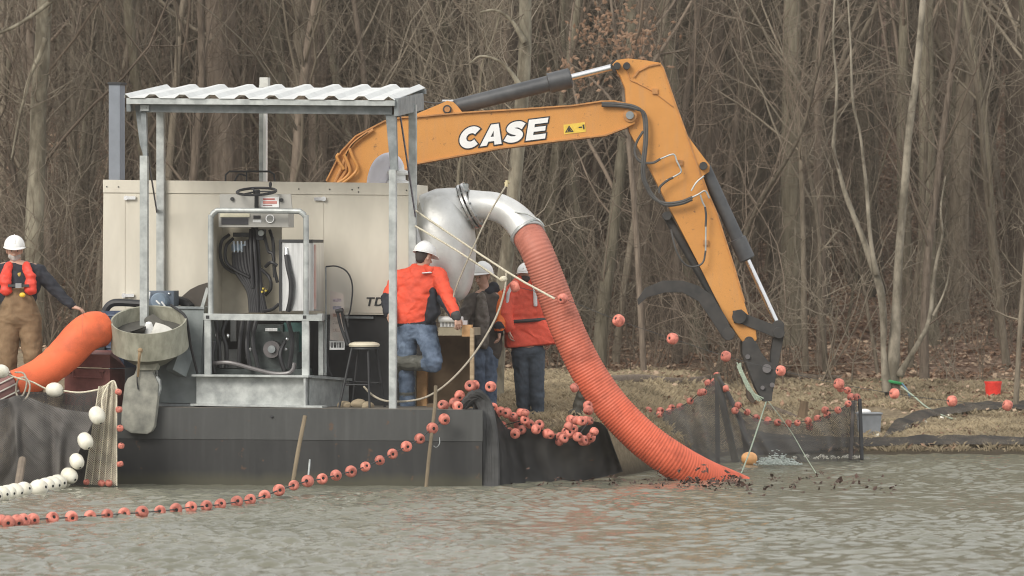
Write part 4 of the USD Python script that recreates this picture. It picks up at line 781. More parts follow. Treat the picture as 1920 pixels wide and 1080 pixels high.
def cylinder(a_, b_, rb, rr, split, wq, names):
    A, C = EX.P(*a_, wq), EX.P(*b_, wq); ax = C - A; L = np.linalg.norm(ax)
    m = MB(); m.lathe([(.001, 0), (rb, 0), (rb, L * split - .3), (rb * 1.28, L * split - .29), (rb * 1.28, L * split - .02), (rb * .9, L * split), (.001, L * split)], A, ax, 22); part(t, names[0], m, steelgrey)
    m = MB(); m.cyl(A + ax * split, C, rr, 14); part(t, names[1], m, chrome)
    m = MB(); m.cyl(C - EX.d * .12, C + EX.d * .12, rr * 2.0, 16); part(t, names[2], m, iron)
cylinder((842, 204), (1157, 123.5), .098, .042, .73, .25, ('stick_cylinder', 'stick_rod', 'rod_eye'))
cylinder((1321, 315), (1459, 611), .082, .036, .585, .22, ('bucket_cylinder', 'bucket_rod', 'rod_eye'))
m = MB(); A, C = EX.P(1250, 405, .25), EX.P(1345, 570, .25)
for o in (-.06, .06): m.tube([A + EX.d * o, C + EX.d * o], .052, 10)
m.cyl(A - EX.d * .2, A + EX.d * .2, .055, 14); part(t, 'thumb_cylinder', m, iron)
m = MB(); EX.prism(m, [(1374, 583), (1390, 580), (1402, 590), (1470, 616), (1470, 632), (1456, 634), (1392, 608), (1376, 605)], .05, .12); EX.prism(m, [(1374, 583), (1390, 580), (1402, 590), (1470, 616), (1470, 632), (1456, 634), (1392, 608), (1376, 605)], .38, .45)
EX.disc(m, 1386, 594, .0, .5, .085, 18); EX.disc(m, 1461, 624, .0, .5, .07, 18); part(t, 'link_arm', m, iron)
m = MB(); EX.prism(m, [(1452, 622), (1470, 624), (1468, 640), (1458, 690), (1444, 690), (1446, 660)], .12, .38); part(t, 'bucket_link', m, iron)
m = MB(); EX.prism(m, [(1392, 641), (1405, 634), (1417, 640), (1428, 662), (1441, 678), (1456, 684), (1457, 697), (1449, 735), (1447, 752), (1432, 753), (1418, 730), (1406, 700), (1392, 662)], -.05, .55); bk_ = part(t, 'bucket', m, iron)
for x, y, r in ((1402, 669, .03), (1438, 691, .055), (1430, 727, .025), (1448, 722, .03)):
    m = MB(); EX.disc(m, x, y, -.08, -.05, r, 14); part(bk_, 'bolt', m, M(f'bolt_{x}', (.16, .15, .15), .5, .4))
m = MB(); EX.prism(m, [(1401, 724), (1412, 736), (1418, 752), (1411, 756), (1403, 748)], .0, .5); part(bk_, 'tooth', m, M('tooth_brown', (.1, .07, .05), .7))
cl_ = [(1371, 617), (1361.5, 595), (1335.6, 554), (1309.6, 535.6), (1280, 526), (1243, 526), (1209.6, 540), (1195, 562), (1197, 572), (1213, 558), (1246.7, 548.5), (1280, 548.5), (1309.6, 565), (1328, 591), (1345, 617), (1356, 634), (1368, 632)]
for w0_, w1_ in ((-.02, .08), (.40, .5)):
    m = MB(); EX.prism(m, cl_, w0_, w1_); part(t, 'grapple_claw', m, iron)
m = MB()
EX.disc(m, 1366, 626, -.05, .53, .08, 16); part(t, 'claw_pivot', m, iron)
for x, y in ((1213, 549), (1258, 537), (1300, 543), (1340, 580)):
    m = MB(); EX.rect(m, x - 6, y - 4, x + 6, y + 4, .08, .4); part(t, 'claw_cross_bar', m, iron)
# lettering
def glyph(ch):
    if ch == 'C':
        a_ = np.radians(np.linspace(42, 318, 30)); g_ = LineString(np.stack([.53 + .38 * np.cos(a_), .5 + .36 * np.sin(a_)], 1)).buffer(.16, cap_style=2)
    elif ch == 'S':
        l = catmull([(.86, .73), (.6, .855), (.34, .83), (.24, .68), (.4, .55), (.66, .45), (.78, .3), (.64, .16), (.4, .14), (.13, .28)], 8)[:, :2] if False else None
        p = np.array([(.9, .72, 0), (.66, .845, 0), (.36, .83, 0), (.24, .69, 0), (.4, .56, 0), (.65, .46, 0), (.78, .3, 0), (.64, .165, 0), (.36, .155, 0), (.1, .27, 0)]); g_ = LineString(catmull(p, 8)[:, :2]).buffer(.15, cap_style=2)
    elif ch == 'A':
        g_ = Polygon([(-.02, 0), (.36, 1), (.72, 1), (1.02, 0), (.68, 0), (.63, .18), (.36, .18), (.3, 0)]).difference(Polygon([(.43, .4), (.58, .4), (.53, .68)]))
    else:
        g_ = Polygon([(.05, 0), (.98, 0), (.98, .24), (.37, .24), (.37, .39), (.92, .39), (.92, .61), (.37, .61), (.37, .76), (.98, .76), (.98, 1), (.05, 1)])
    return g_
def letter_poly(ch, k):
    g_ = glyph(ch); g_ = affinity.affine_transform(g_, [1.0, .16, 0, 1, 1.06 * k - .05, 0])
    sx = 39.2; g_ = affinity.affine_transform(g_, [sx, 0, -.123 * sx, -38.5, 861, 279.5]); return g_       # picture-sized units along the boom's slope
outl, face = [], []
for k, ch in enumerate('CASE'):
    g_ = letter_poly(ch, k); face.append(g_); outl.append(g_.buffer(2.4, join_style=2, mitre_limit=2))
def px_prism(mb, g_, w0_, w1_):
    s_ = EX.m(w0_)
    for gg in getattr(g_, 'geoms', [g_]):
        EX.prism(mb, affinity.affine_transform(gg.simplify(.15), [s_, 0, 0, -s_, -960 * s_, H + HY * s_]), w0_, w1_)
from shapely import union_all
m = MB(); px_prism(m, union_all(outl), .012, .0195); part(t, 'lettering_outline', m, black, smooth=False)
for g_ in face:
    m = MB(); px_prism(m, g_, .006, .0115); part(t, 'letter', m, white_paint, smooth=False)
m = MB(); EX.prism(m, [(1056.5, 234), (1096.5, 229), (1098.5, 247), (1057.5, 252)], .014, .0195); stk = part(t, 'warning_sticker', m, M('sticker_yellow', (.72, .5, .07), .5))
m = MB(); EX.prism(m, [(1059.5, 248.5), (1067, 235), (1075.5, 247)], .010, .0135, [[(1062.5, 246.8), (1067, 238.5), (1072.5, 245.6)]]); EX.prism(m, [(1066, 240), (1068, 240), (1071, 245), (1064.5, 246)], .010, .0135); EX.prism(m, [(1092, 234), (1095.5, 233), (1096, 242), (1093.8, 242.4)], .010, .0135); EX.prism(m, [(1085, 238), (1091, 237), (1091, 239.5), (1085, 240)], .010, .0135)
part(stk, 'pictogram', m, black, smooth=False, kind='stuff')
# hydraulic lines
def line(l, r, mat, nm, w_=-.03, sides=7):
    m = MB(); m.tube(EX.pts(l, w_), r, sides, 5); part(t, nm, m, mat)
greyhose = M('hose_weathered', (.07, .068, .064), .6, var=.3)
for o in (0, 3.5):
    line([(1128, 194 + o), (1160, 195 + o), (1190, 200 + o), (1206 + o, 215), (1209 + o, 260), (1204 + o, 320), (1209 + o, 345), (1224 + o, 370), (1248, 381 + o), (1278, 378 + o), (1298, 370 + o)], .02, greyhose, 'hydraulic_hose')
line([(1206, 246), (1194, 266), (1190, 284), (1195, 298), (1206, 305), (1225, 305), (1238, 298)], .016, greyhose, 'hydraulic_hose')
line([(1236, 362), (1238, 350), (1252, 338), (1262, 333)], .016, greyhose, 'hydraulic_hose')
for l in ([(1238, 298), (1258, 290), (1265, 291), (1269, 302), (1274, 312), (1277, 322), (1268, 329), (1250, 338)], [(1290, 374), (1310, 364), (1322, 358), (1330, 372)], [(1296, 358), (1306, 342), (1320, 330)], [(1313, 365), (1317, 378), (1322, 388)], [(1323.5, 425), (1323, 470)]):
    line(l, .011, galv, 'steel_line')
line([(1322, 388), (1324, 405), (1323, 425)], .014, greyhose, 'hydraulic_hose')
line([(1323, 470), (1318, 492), (1302, 500), (1284, 495), (1268, 470), (1258, 430)], .012, greyhose, 'hydraulic_hose')
line([(1173, 126), (1178, 140), (1182, 150), (1195, 156), (1225, 172), (1262, 200)], .007, orange_d, 'grease_line', .07)
for x, y in ((1275, 305), (1323, 455), (1228, 171)):
    m = MB(); EX.rect(m, x - 5, y - 5, x + 5, y + 5, .05, .08); part(t, 'line_clamp', m, orange_d)
for l in ([(700, 243), (672, 262), (655, 280), (640, 315), (628, 342)], [(690, 248), (664, 268), (650, 290), (648, 320), (634, 342)]):
    line(l, .02, orange_d, 'boom_pipe', -.02)
for l in ([(655, 278), (662, 296), (670, 315), (660, 330), (640, 345)], [(645, 290), (652, 305), (656, 322), (646, 335), (630, 345)], [(636, 288), (632, 296), (645, 318)]):
    line(l, .02, orange, 'boom_pipe', -.04)
line([(790, 190), (815, 194), (838, 192)], .012, greyhose, 'hydraulic_hose', .25)
# upper works and tracks stand behind the barge
gz = float(ground_z(-2.6, 66.2)); O = np.array([-2.5, 66.2, gz])
m = MB(); m.hexa([O + np.array(q_) for q_ in ((-1.3, -1.15, .95), (1.2, -1.15, .95), (1.2, 1.6, .95), (-1.3, 1.6, .95), (-1.3, -1.1, 1.95), (1.1, -1.1, 1.9), (1.1, 1.5, 1.9), (-1.3, 1.5, 1.95))]); part(t, 'engine_house', m, orange)
m = MB(); m.hexa([O + np.array(q_) for q_ in ((-1.25, -1.1, 1.96), (-.35, -1.1, 1.96), (-.35, .5, 1.96), (-1.25, .5, 1.96), (-1.2, -.95, 2.55), (-.4, -.95, 2.55), (-.4, .45, 2.55), (-1.2, .45, 2.55))]); part(t, 'cab', m, black)
for sx in (-1.05, 1.0):
    m = MB(); pr_ = Polygon([(-1.5, .15), (-1.3, .02), (1.5, .02), (1.75, .15), (1.85, .4), (1.7, .65), (1.45, .78), (-1.2, .78), (-1.5, .62)]); e_ = trimesh.creation.extrude_polygon(pr_, .5, engine='earcut'); v = e_.vertices
    m.add(O + np.stack([v[:, 2] + sx - .25, v[:, 0], v[:, 1]], 1), e_.faces); part(t, 'track', m, iron)
m = MB(); m.cyl(O + UP * .55, O + UP * .96, .6, 24); part(t, 'turntable', m, iron)
# ------------------------------------------------------------------ people
skin = M('skin', (.5, .3, .22), .55, var=.08, scale=20)
hair_grey, hair_dark = M('grey_hair', (.42, .4, .37), .8, scale=40), M('dark_hair', (.05, .04, .035), .8, scale=40)
navy, red_coat, denim = M('navy_cloth', (.022, .024, .032), .85, var=.3, scale=14, bump=.006, bscale=10), M('red_coat', (.72, .08, .035), .7, var=.2, scale=6, bump=.01, bscale=7), M('denim', (.075, .11, .17), .85, col2=(.16, .21, .29), scale=8, bump=.006, bscale=10)
denim_dark = M('denim_dark', (.04, .055, .075), .85, col2=(.075, .095, .12), scale=8, bump=.006, bscale=10)
duck = M('brown_canvas', (.2, .125, .065), .85, col2=(.27, .175, .095), scale=5, bump=.012, bscale=7)
vest_red, orange_cloth, helmet_white, boot_grey = M('vest_red', (.72, .06, .035), .55, var=.12, bump=.008, bscale=8), M('orange_cloth', (.78, .17, .03), .6, var=.12), M('helmet_white', (.82, .82, .8), .3, var=.03), M('rubber_boot', (.1, .1, .085), .5, var=.2)
tape, dark_strap, grey_shirt = M('reflective_tape', (.68, .68, .68), .35, var=.05), M('dark_strap', (.05, .05, .05), .7), M('grey_shirt', (.13, .11, .09), .9, col2=(.2, .18, .16), scale=18)
_s = trimesh.creation.icosphere(2, 1.0).vertices
def hull(balls): return m3.Manifold.hull_points(np.vstack([np.asarray(p) + _s * np.asarray(r) for p, r in balls]))
def fuse(hulls, step=.02, it=6):
    q = m3.Manifold.batch_boolean(hulls, m3.OpType.Add).refine_to_length(step).to_mesh()
    t_ = trimesh.Trimesh(q.vert_properties[:, :3], q.tri_verts, process=True)
    if it: trimesh.smoothing.filter_taubin(t_, iterations=it)
    return t_
def chain(pts, rad): return [hull([(pts[i], rad[i]), (pts[i + 1], rad[i + 1])]) for i in range(len(pts) - 1)]
def hand(wrist, fwd, palm_n, curl=.5, thumb=1, sc=1.0):
    f, n = nrmz(fwd), nrmz(palm_n); n = nrmz(n - f * (n @ f)); s_ = np.cross(f, n) * thumb; w = np.asarray(wrist); o = []
    o.append(hull([(w, .026 * sc), (w + f * .085 * sc + s_ * .03 * sc, .013 * sc), (w + f * .088 * sc - s_ * .03 * sc, .013 * sc), (w + f * .03 * sc + s_ * .025 * sc, .017 * sc)]))
    for k, L in enumerate((.07, .08, .075, .058)):
        p = [w + f * .085 * sc + s_ * (.032 - .021 * k) * sc]; a = 0
        for q_ in (.42, .33, .25):
            a += curl * .8; p.append(p[-1] + (f * math.cos(a) + n * math.sin(a)) * L * q_ * sc)
        o += chain(p, [.0095 * sc, .009 * sc, .0085 * sc, .007 * sc])
    p = [w + f * .03 * sc + s_ * .03 * sc, w + (f * .055 + s_ * .058 + n * .012) * sc, w + (f * .082 + s_ * .07 + n * .028) * sc, w + (f * .102 + s_ * .066 + n * .042) * sc]
    return o + chain(p, [.014 * sc, .0115 * sc, .010 * sc, .008 * sc])
def head_hulls(c, look, up=UP):
    l = nrmz(look); u = nrmz(np.asarray(up) - l * (np.asarray(up) @ l)); s_ = np.cross(l, u); q = lambda a, b, d: c + l * a + s_ * b + u * d
    h = [hull([(q(-.02, 0, .04), (.085)), (q(.03, 0, .05), .072), (q(.055, 0, -.07), .035), (q(.02, .03, -.06), .04), (q(.02, -.03, -.06), .04)]),
         hull([(q(.085, 0, .01), .011), (q(.115, 0, -.03), .014), (q(.09, .012, -.035), .011), (q(.09, -.012, -.035), .011)]),
         hull([(q(.082, .02, -.062), .008), (q(.086, 0, -.064), .012), (q(.082, -.02, -.062), .008)])]
    for e in (-1, 1): h.append(hull([(q(-.005, e * .083, .015), .018), (q(-.008, e * .082, -.025), .013)]))
    return h, q
def helmet(t, c, look, up=UP):
    l = nrmz(look); u = nrmz(np.asarray(up) - l * (np.asarray(up) @ l)); s_ = np.cross(l, u)
    m = MB(); sp = trimesh.creation.icosphere(3, 1.0); v = sp.vertices.copy(); v[:, 2] = np.where(v[:, 2] < 0, v[:, 2] * .12, v[:, 2])
    m.add(c + u * .055 + v[:, :1] * .14 * l + v[:, 1:2] * .122 * s_ + v[:, 2:3] * .128 * u, sp.faces); g = part(t, 'hard_hat', m, helmet_white, smooth=True)
    m = MB(); an = np.linspace(0, 2 * np.pi, 40, endpoint=False); up_ = []
    for k, (e, dz) in enumerate(((.97, .05), (1.07, .044), (1.07, .036), (.97, .04))):
        bill = np.where(np.cos(an) > .2, (np.cos(an) - .2) * .075, 0) * (e > 1)
        up_.append(c + u * dz + ((.14 * e + bill) * np.cos(an))[:, None] * l + (.122 * e * np.sin(an))[:, None] * s_ - u * (bill * .25)[:, None])
    v = np.vstack(up_); f = []
    for k in range(4):
        for i in range(40): f.append([k * 40 + i, k * 40 + (i + 1) % 40, ((k + 1) % 4) * 40 + (i + 1) % 40, ((k + 1) % 4) * 40 + i])
    m.add(v, np.array(f)); part(g, 'brim', m, helmet_white, smooth=40)
    m = MB(); m.tube([c + u * (.055 + .13 * math.sin(a)) + l * .142 * math.cos(a) for a in np.linspace(.3, 2.84, 16)], .007, 6); part(g, 'crest', m, helmet_white)
def put(t, name, hulls, mat, step=.025, it=6, label=None):
    g_ = fuse(hulls, step * .8, it); m = MB()
    if name not in ('body', 'hair', 'beard', 'reflective_stripe', 'shoulder_tab'):      # folds in the cloth
        vn = g_.vertex_normals; q_ = g_.vertices; f_ = np.stack([q_[:, 0] * 8, q_[:, 1] * 8, q_[:, 2] * 11], 1); f_[:, 0] += 1.5 * meshkit.noise(q_ * 5, 2); a_ = np.abs(meshkit.fbm(f_, 3, 7) - .5) * 2
        g_.vertices = q_ + vn * ((.25 - a_) * .034)[:, None]
    m.tm(g_); return part(t, name, m, mat, smooth=True, label=label)
def eyes(t, q):
    for e in (-1, 1):
        m = MB(); m.ball(q(.083, e * .032, .012), .010, sub=1); part(t, 'eye', m, dark_strap, smooth=True)

# 1: man on the left bank facing us, hand on the orange tube
Yp = 61.3
J = lambda x, y, d=0.0: W.P(x, y, Yp + d)
t = thing('person', 'person in red life vest and brown bib overalls resting a hand on orange tube', 'person', J(35, 735))
hc = J(27, 470); look = nrmz((.12, -1, -.18)); hh, q = head_hulls(hc, look)
neck, chest, waist = J(32, 497), J(33, 530), J(34, 575)
shL, shR = J(72, 508, .02), J(-8, 508, .02); elL, elR = J(106, 546, -.02), J(-22, 560, .05); wrL, wrR = J(137, 575, -.12), J(-12, 608, -.05)
hipL, hipR = J(54, 600), J(18, 600); knL, knR = J(62, 668, -.04), J(14, 668, -.02); anL, anR = J(66, 728, .05), J(14, 728, .05)
hl = hand(wrL, nrmz((.9, -.15, -.28)), (-.2, .1, -1), .35, 1)
put(t, 'body', hh + chain([hc - UP * .05, neck], [.06, .058]) + [hull([(neck, .07), (shL, .075), (shR, .075), (waist, .11)]), hull([(waist, .11), (hipL, .1), (hipR, .1)])] + chain([shL, elL, wrL], [.06, .045, .03]) + chain([shR, elR, wrR], [.06, .045, .03]) + hl + hand(wrR, (0, -.3, -1), (1, 0, 0), .6, -1) +
    chain([hipL, knL, anL], [.09, .06, .045]) + chain([hipR, knR, anR], [.09, .06, .045]) + chain([anL, anL + (0.02, -.16, -.03)], [.05, .04]) + chain([anR, anR + (-.02, -.16, -.03)], [.05, .04]), skin, .018, 4); eyes(t, q)
put(t, 'navy_shirt', chain([shL, elL, wrL - nrmz(wrL - elL) * .03], [.088, .068, .05]) + chain([shR, elR, wrR], [.088, .068, .05]) + [hull([(neck - UP * .03, .085), (shL, .085), (shR, .085), (waist, .17)])], navy, .025, 5)
put(t, 'overalls', [hull([(J(20, 548, -.1), .06), (J(48, 548, -.1), .06), (J(34, 590), .185), (J(22, 590), .15), (J(50, 590), .15)]), hull([(J(34, 590), .185), (hipL, .15), (hipR, .15)])] + chain([hipL, knL, anL], [.145, .112, .1]) + chain([hipR, knR, anR], [.145, .112, .1]), duck, .03, 6)
for s_ in (-1, 1):
    put(t, 'overall_strap', chain([J(34 + s_ * 14, 548, -.15), J(34 + s_ * 20, 515, -.12), J(33 + s_ * 22, 503, -.02)], [.022, .022, .022]), duck, .03, 3)
    put(t, 'vest_panel', [hull([(J(33 + s_ * 16, 499, -.06), (.05, .04, .05)), (J(34 + s_ * 24, 520, -.15), (.062, .05, .05))]), hull([(J(34 + s_ * 24, 520, -.15), (.062, .05, .05)), (J(34 + s_ * 23, 547, -.17), (.068, .05, .05))])], vest_red, .025, 4)
put(t, 'vest_collar', [hull([(J(18, 498, .02), .045), (J(33, 497, .09), .05)]), hull([(J(33, 497, .09), .05), (J(48, 498, .02), .045)])], vest_red, .025, 4)
m = MB(); W.rect(m, 15, 533, 54, 538, Yp - .235, Yp - .2); part(t, 'vest_buckle_strap', m, dark_strap)
m = MB(); W.rect(m, 29, 531, 40, 540, Yp - .25, Yp - .23); part(t, 'vest_buckle', m, M('buckle_grey', (.3, .3, .3), .4))
m = MB(); m.ball(J(42, 553, -.22), .032, (1.1, .7, .9)); part(t, 'pull_tab', m, M('tab_yellow', (.85, .55, .05), .5), smooth=True)
put(t, 'yellow_collar', [hull([(J(31, 507, -.06), .014), (J(36, 516, -.1), .012)]), hull([(J(36, 516, -.1), .012), (J(41, 505, -.05), .016)])], M('yellow_cloth', (.5, .36, .08), .8), .02, 2)
put(t, 'beard', [hull([(q(.06, 0, -.085), .035), (q(.045, .04, -.06), .033), (q(.045, -.04, -.06), .033), (q(.07, 0, -.06), .03)])], hair_grey, .015, 2)
for s_ in (-1, 1): put(t, 'hair', [hull([(q(-.03, s_ * .07, .02), .025), (q(-.02, s_ * .075, -.02), .018)])], hair_grey, .02, 2)
helmet(t, hc + UP * .0, look + np.array([0, 0, .1]))

# 2: man in red and black jacket on the barge, seen from behind
def JB(x, y, w=1.25): return B.P(x, y, w)
t = thing('person', 'person in red and black jacket seen from behind with one knee raised', 'person', JB(770, 765))
hc = JB(795, 482); look = nrmz((.75, .65, -.25)); hh, q = head_hulls(hc, look)
neck, waist = JB(788, 506), JB(778, 596); shL, shR = JB(746, 522, 1.3), JB(822, 517, 1.2); elL, wrL = JB(727, 560, 1.15), JB(728, 586, 1.0); elR, wrR = JB(841, 562, 1.0), JB(856, 594, .85)
hipL, hipR = JB(764, 622), JB(798, 620); knR, anR = JB(814, 682, 1.0), JB(752, 680, 1.25); knL, anL = JB(762, 690, 1.3), JB(764, 756, 1.35)
put(t, 'body', hh + chain([hc - UP * .05, neck], [.06, .06]) + [hull([(neck, .07), (shL, .075), (shR, .075), (waist, .11)]), hull([(waist, .11), (hipL, .1), (hipR, .1)])] + chain([shL, elL, wrL], [.06, .045, .032]) + chain([shR, elR, wrR], [.06, .045, .032]) + hand(wrR, (.2, -.2, -1), (-.6, 1, 0), .5, 1) + hand(wrL, (.1, -.6, -.6), (1, .5, 0), .8, -1) +
    chain([hipL, knL, anL], [.09, .06, .045]) + chain([hipR, knR, anR], [.09, .06, .045]), skin, .018, 4); eyes(t, q)
put(t, 'jacket', chain([shL, elL - (elL - shL) * .1], [.095, .075]) + chain([shR, elR], [.1, .075]) + chain([elR, wrR - (wrR - elR) * .25], [.075, .062]) + [hull([(JB(785, 512), .1), (shL, .09), (shR, .095), (JB(762, 598), .14), (JB(792, 598), .13)])], red_coat, .022, 5)
put(t, 'black_sleeve', chain([elL, wrL], [.078, .058]), navy, .025, 4)
put(t, 'black_side_panel', [hull([(JB(812, 548, 1.16), (.045, .12, .06)), (JB(806, 596, 1.2), (.07, .15, .07)), (JB(818, 585, 1.15), (.05, .1, .06))]), hull([(JB(826, 560, 1.06), (.04, .08, .05)), (JB(846, 590, .93), (.03, .05, .03))])], navy, .022, 4)
put(t, 'hem_band', [hull([(JB(762, 605), .13), (JB(797, 605), .125)])], navy, .03, 4)
put(t, 'collar', [hull([(JB(776, 502, 1.3), .045), (JB(792, 500, 1.35), .05)]), hull([(JB(792, 500, 1.3), .05), (JB(806, 506, 1.15), .045)])], red_coat, .022, 4)
put(t, 'cuff', chain([wrR - (wrR - elR) * .25, wrR], [.058, .05]), dark_strap, .025, 3)
put(t, 'shoulder_tab', [hull([(JB(794, 512, 1.1), (.02, .02, .008)), (JB(806, 511, 1.1), (.025, .02, .01))])], tape, .02, 2)
put(t, 'jeans', [hull([(JB(764, 610), .13), (JB(796, 610), .125), (hipL, .125), (hipR, .125)])] + chain([hipL, knL, anL], [.125, .095, .085]) + chain([hipR, knR], [.135, .1]) + chain([knR, knR + (anR - knR) * .3], [.1, .085]), denim, .025, 5)
put(t, 'boot', chain([knR + (anR - knR) * .3, anR], [.09, .085]) + chain([anR, anR + np.array([-.02, .1, -.12])], [.08, .06]), boot_grey, .025, 5)
put(t, 'boot', chain([anL - (anL - knL) * .3, anL], [.09, .075]) + chain([anL, anL + np.array([.04, .18, -.02])], [.07, .05]), boot_grey, .025, 5)
put(t, 'hair', [hull([(q(-.03, 0, .03), .086), (q(-.045, 0, -.025), .062)])], hair_dark, .02, 3)
helmet(t, hc, look, (0, 0, 1))

# 3: man in dark jacket with orange sleeve, behind the pump
Yp = 63.25
t = thing('person', 'person in dark jacket with one orange sleeve standing behind the silver pump', 'person', J(905, 768))
hc = J(905, 519); look = nrmz((-.7, -.75, -.2)); hh, q = head_hulls(hc, look)
neck, waist = J(911, 548), J(908, 640); shL, shR = J(936, 562, .05), J(884, 565, -.05); elL, wrL = J(941, 597, -.05), J(936, 622, -.15); elR, wrR = J(866, 600, -.15), J(872, 622, -.3)
hipL, hipR = J(918, 655), J(899, 655); knL, anL, knR, anR = J(918, 712), J(920, 764), J(902, 712), J(905, 764)
put(t, 'body', hh + chain([hc - UP * .05, neck], [.06, .06]) + [hull([(neck, .07), (shL, .07), (shR, .07), (waist, .1)]), hull([(waist, .1), (hipL, .09), (hipR, .09)])] + chain([shL, elL, wrL], [.06, .045, .032]) + chain([shR, elR, wrR], [.06, .045, .032]) + hand(wrL, (0, -.2, -1), (-1, 0, 0), .6, 1) + hand(wrR, (.1, -.4, -1), (1, 0, 0), .6, -1) +
    chain([hipL, knL, anL], [.085, .06, .045]) + chain([hipR, knR, anR], [.085, .06, .045]), skin, .018, 4); eyes(t, q)
put(t, 'jacket', [hull([(neck - UP * .05, .09), (shL, .085), (shR, .09), (J(892, 640), .12), (J(924, 645), .11)]), hull([(J(892, 640), .12), (J(924, 645), .11), (J(926, 660), .1), (J(893, 655), .1)])] + chain([shR, elR, wrR], [.09, .07, .055]), M('dark_jacket', (.06, .05, .044), .8, col2=(.11, .092, .078), scale=9), .025, 5)
put(t, 'orange_sleeve', chain([shL + UP * .02, elL, wrL + UP * .04], [.085, .072, .058]), orange_cloth, .025, 4)
put(t, 'black_cuff', chain([wrL + UP * .06, wrL + UP * .02], [.062, .05]), navy, .025, 2)
put(t, 'hood', [hull([(J(925, 540, .05), .07), (J(914, 550, -.02), .06), (J(928, 556, .05), .06)])], navy, .025, 4)
put(t, 'grey_shirt', [hull([(J(902, 556, -.1), .05), (J(900, 600, -.13), .065), (J(908, 600, -.13), .065), (J(905, 645, -.11), .07)])], grey_shirt, .025, 4)
put(t, 'jeans', [hull([(hipL, .11), (hipR, .11), (J(908, 642), .115)])] + chain([hipL, knL, anL], [.11, .085, .075]) + chain([hipR, knR, anR], [.11, .085, .075]), denim, .028, 5)
for a_ in (anL, anR): put(t, 'boot', chain([a_ - UP * .0, a_ + np.array([-.05, -.18, -.03])], [.06, .045]), boot_grey, .03, 3)
helmet(t, hc, look + np.array([0, 0, .15]))

# 4: man in long red coat behind the hose
Yp = 63.3
t = thing('person', 'person in long red coat with dark belt, back turned, behind the ribbed hose', 'person', J(995, 785))
hc = J(988, 520, 0.0); look = nrmz((.3, .9, -.1)); hh, q = head_hulls(hc, look)
neck, waist = J(988, 545), J(985, 625); shL, shR = J(956, 552), J(1022, 552); elL, wrL = J(948, 590, -.1), J(958, 545, -.3); elR, wrR = J(1036, 595, .1), J(1030, 635, .2)
wrL = J(955, 618, -.12); hipL, hipR = J(977, 660), J(1003, 660); knL, anL, knR, anR = J(980, 720), J(982, 772, .05), J(1006, 720), J(1008, 772)
put(t, 'body', hh + chain([hc - UP * .05, neck], [.06, .06]) + [hull([(neck, .07), (shL, .075), (shR, .075), (waist, .11)]), hull([(waist, .11), (hipL, .1), (hipR, .1)])] + chain([shL, elL, wrL], [.06, .045, .032]) + chain([shR, elR, wrR], [.06, .045, .032]) + hand(wrL, (0, 0, -1), (1, 0, 0), .6, 1) + hand(wrR, (0, 0, -1), (-1, 0, 0), .6, -1) +
    chain([hipL, knL, anL], [.09, .06, .045]) + chain([hipR, knR, anR], [.09, .06, .045]), skin, .018, 4); eyes(t, q)
coat_c = M('coral_coat', (.76, .1, .055), .7, var=.15, scale=5)
put(t, 'coat', [hull([(J(980, 528), .09), (shL, .09), (shR, .09), (J(966, 602), (.12, .12, .1)), (J(1012, 602), (.12, .12, .1))]), hull([(J(966, 602), (.12, .12, .1)), (J(1012, 602), (.12, .12, .1)), (J(962, 650), (.1, .13, .02)), (J(1040, 642), (.06, .13, .02))])] + chain([shL, elL, wrL + UP * .02], [.1, .082, .068]) + chain([shR, elR, wrR], [.1, .08, .065]), coat_c, .025, 5)
m = MB(); an = np.linspace(0, 2 * np.pi, 33); cc = J(987, 601); m.tube(np.array([cc + np.array([.262 * math.cos(x), .15 * math.sin(x), .02 * math.cos(x)]) for x in an]), .022, 6, cap=False); part(t, 'belt', m, dark_strap)
put(t, 'reflective_stripe', chain([J(1000, 522, -.1), J(1003, 545, -.13), J(1004, 572, -.13)], [(.024, .02, .02)] * 3), tape, .025, 2)
put(t, 'reflective_stripe', chain([J(962, 532, -.1), J(953, 550, -.13), J(950, 575, -.12)], [(.02, .02, .02)] * 3), tape, .025, 2)
put(t, 'jeans', [hull([(hipL, .12), (hipR, .12)])] + chain([hipL, knL, anL], [.115, .09, .08]) + chain([hipR, knR, anR], [.115, .09, .08]), denim_dark, .028, 5)
for a_ in (anL, anR): put(t, 'shoe', chain([a_ - UP * .03, a_ + np.array([.1, -.06, -.06])], [.065, .045]), M('dark_shoe', (.06, .055, .05), .6) if a_ is anL else '/World/Looks/dark_shoe', .03, 3)
put(t, 'hair', [hull([(q(-.05, 0, -.02), .06), (q(-.045, 0, -.06), .045)])], hair_dark, .02, 3)
helmet(t, hc, look)
# ------------------------------------------------------------------ floats
red_float = M('red_float', (.42, .115, .08), .65, col2=(.64, .21, .155), scale=14, lo=.38, hi=.55, rnd=.25)
white_float = M('white_float', (.78, .74, .6), .5, col2=(.82, .79, .68), scale=8, rnd=.06)
hole = M('float_hole', (.02, .02, .02), .9)
pr = proto('red_float'); m = MB()
m.lathe([(.018, -.046), (.04, -.05), (.056, -.038), (.0635, -.015), (.0635, .015), (.056, .038), (.04, .05), (.018, .046), (.014, 0), (.018, -.046)], (0, 0, 0), (0, 1, 0), 18); part(pr, 'body', m, red_float, smooth=50)
m = MB(); m.cyl((0, -.047, 0), (0, .047, 0), .0125, 10); part(pr, 'rope_hole', m, hole)
pw_ = proto('white_float'); m = MB()
m.lathe([(.014, -.1), (.035, -.097), (.062, -.078), (.082, -.04), (.088, 0), (.082, .04), (.062, .078), (.035, .097), (.014, .1)], (0, 0, 0), (0, 1, 0), 20); part(pw_, 'body', m, white_float, smooth=60)
m = MB(); m.cyl((0, -.102, 0), (0, .102, 0), .015, 8); part(pw_, 'rope_hole', m, hole)
frng = np.random.default_rng(21)
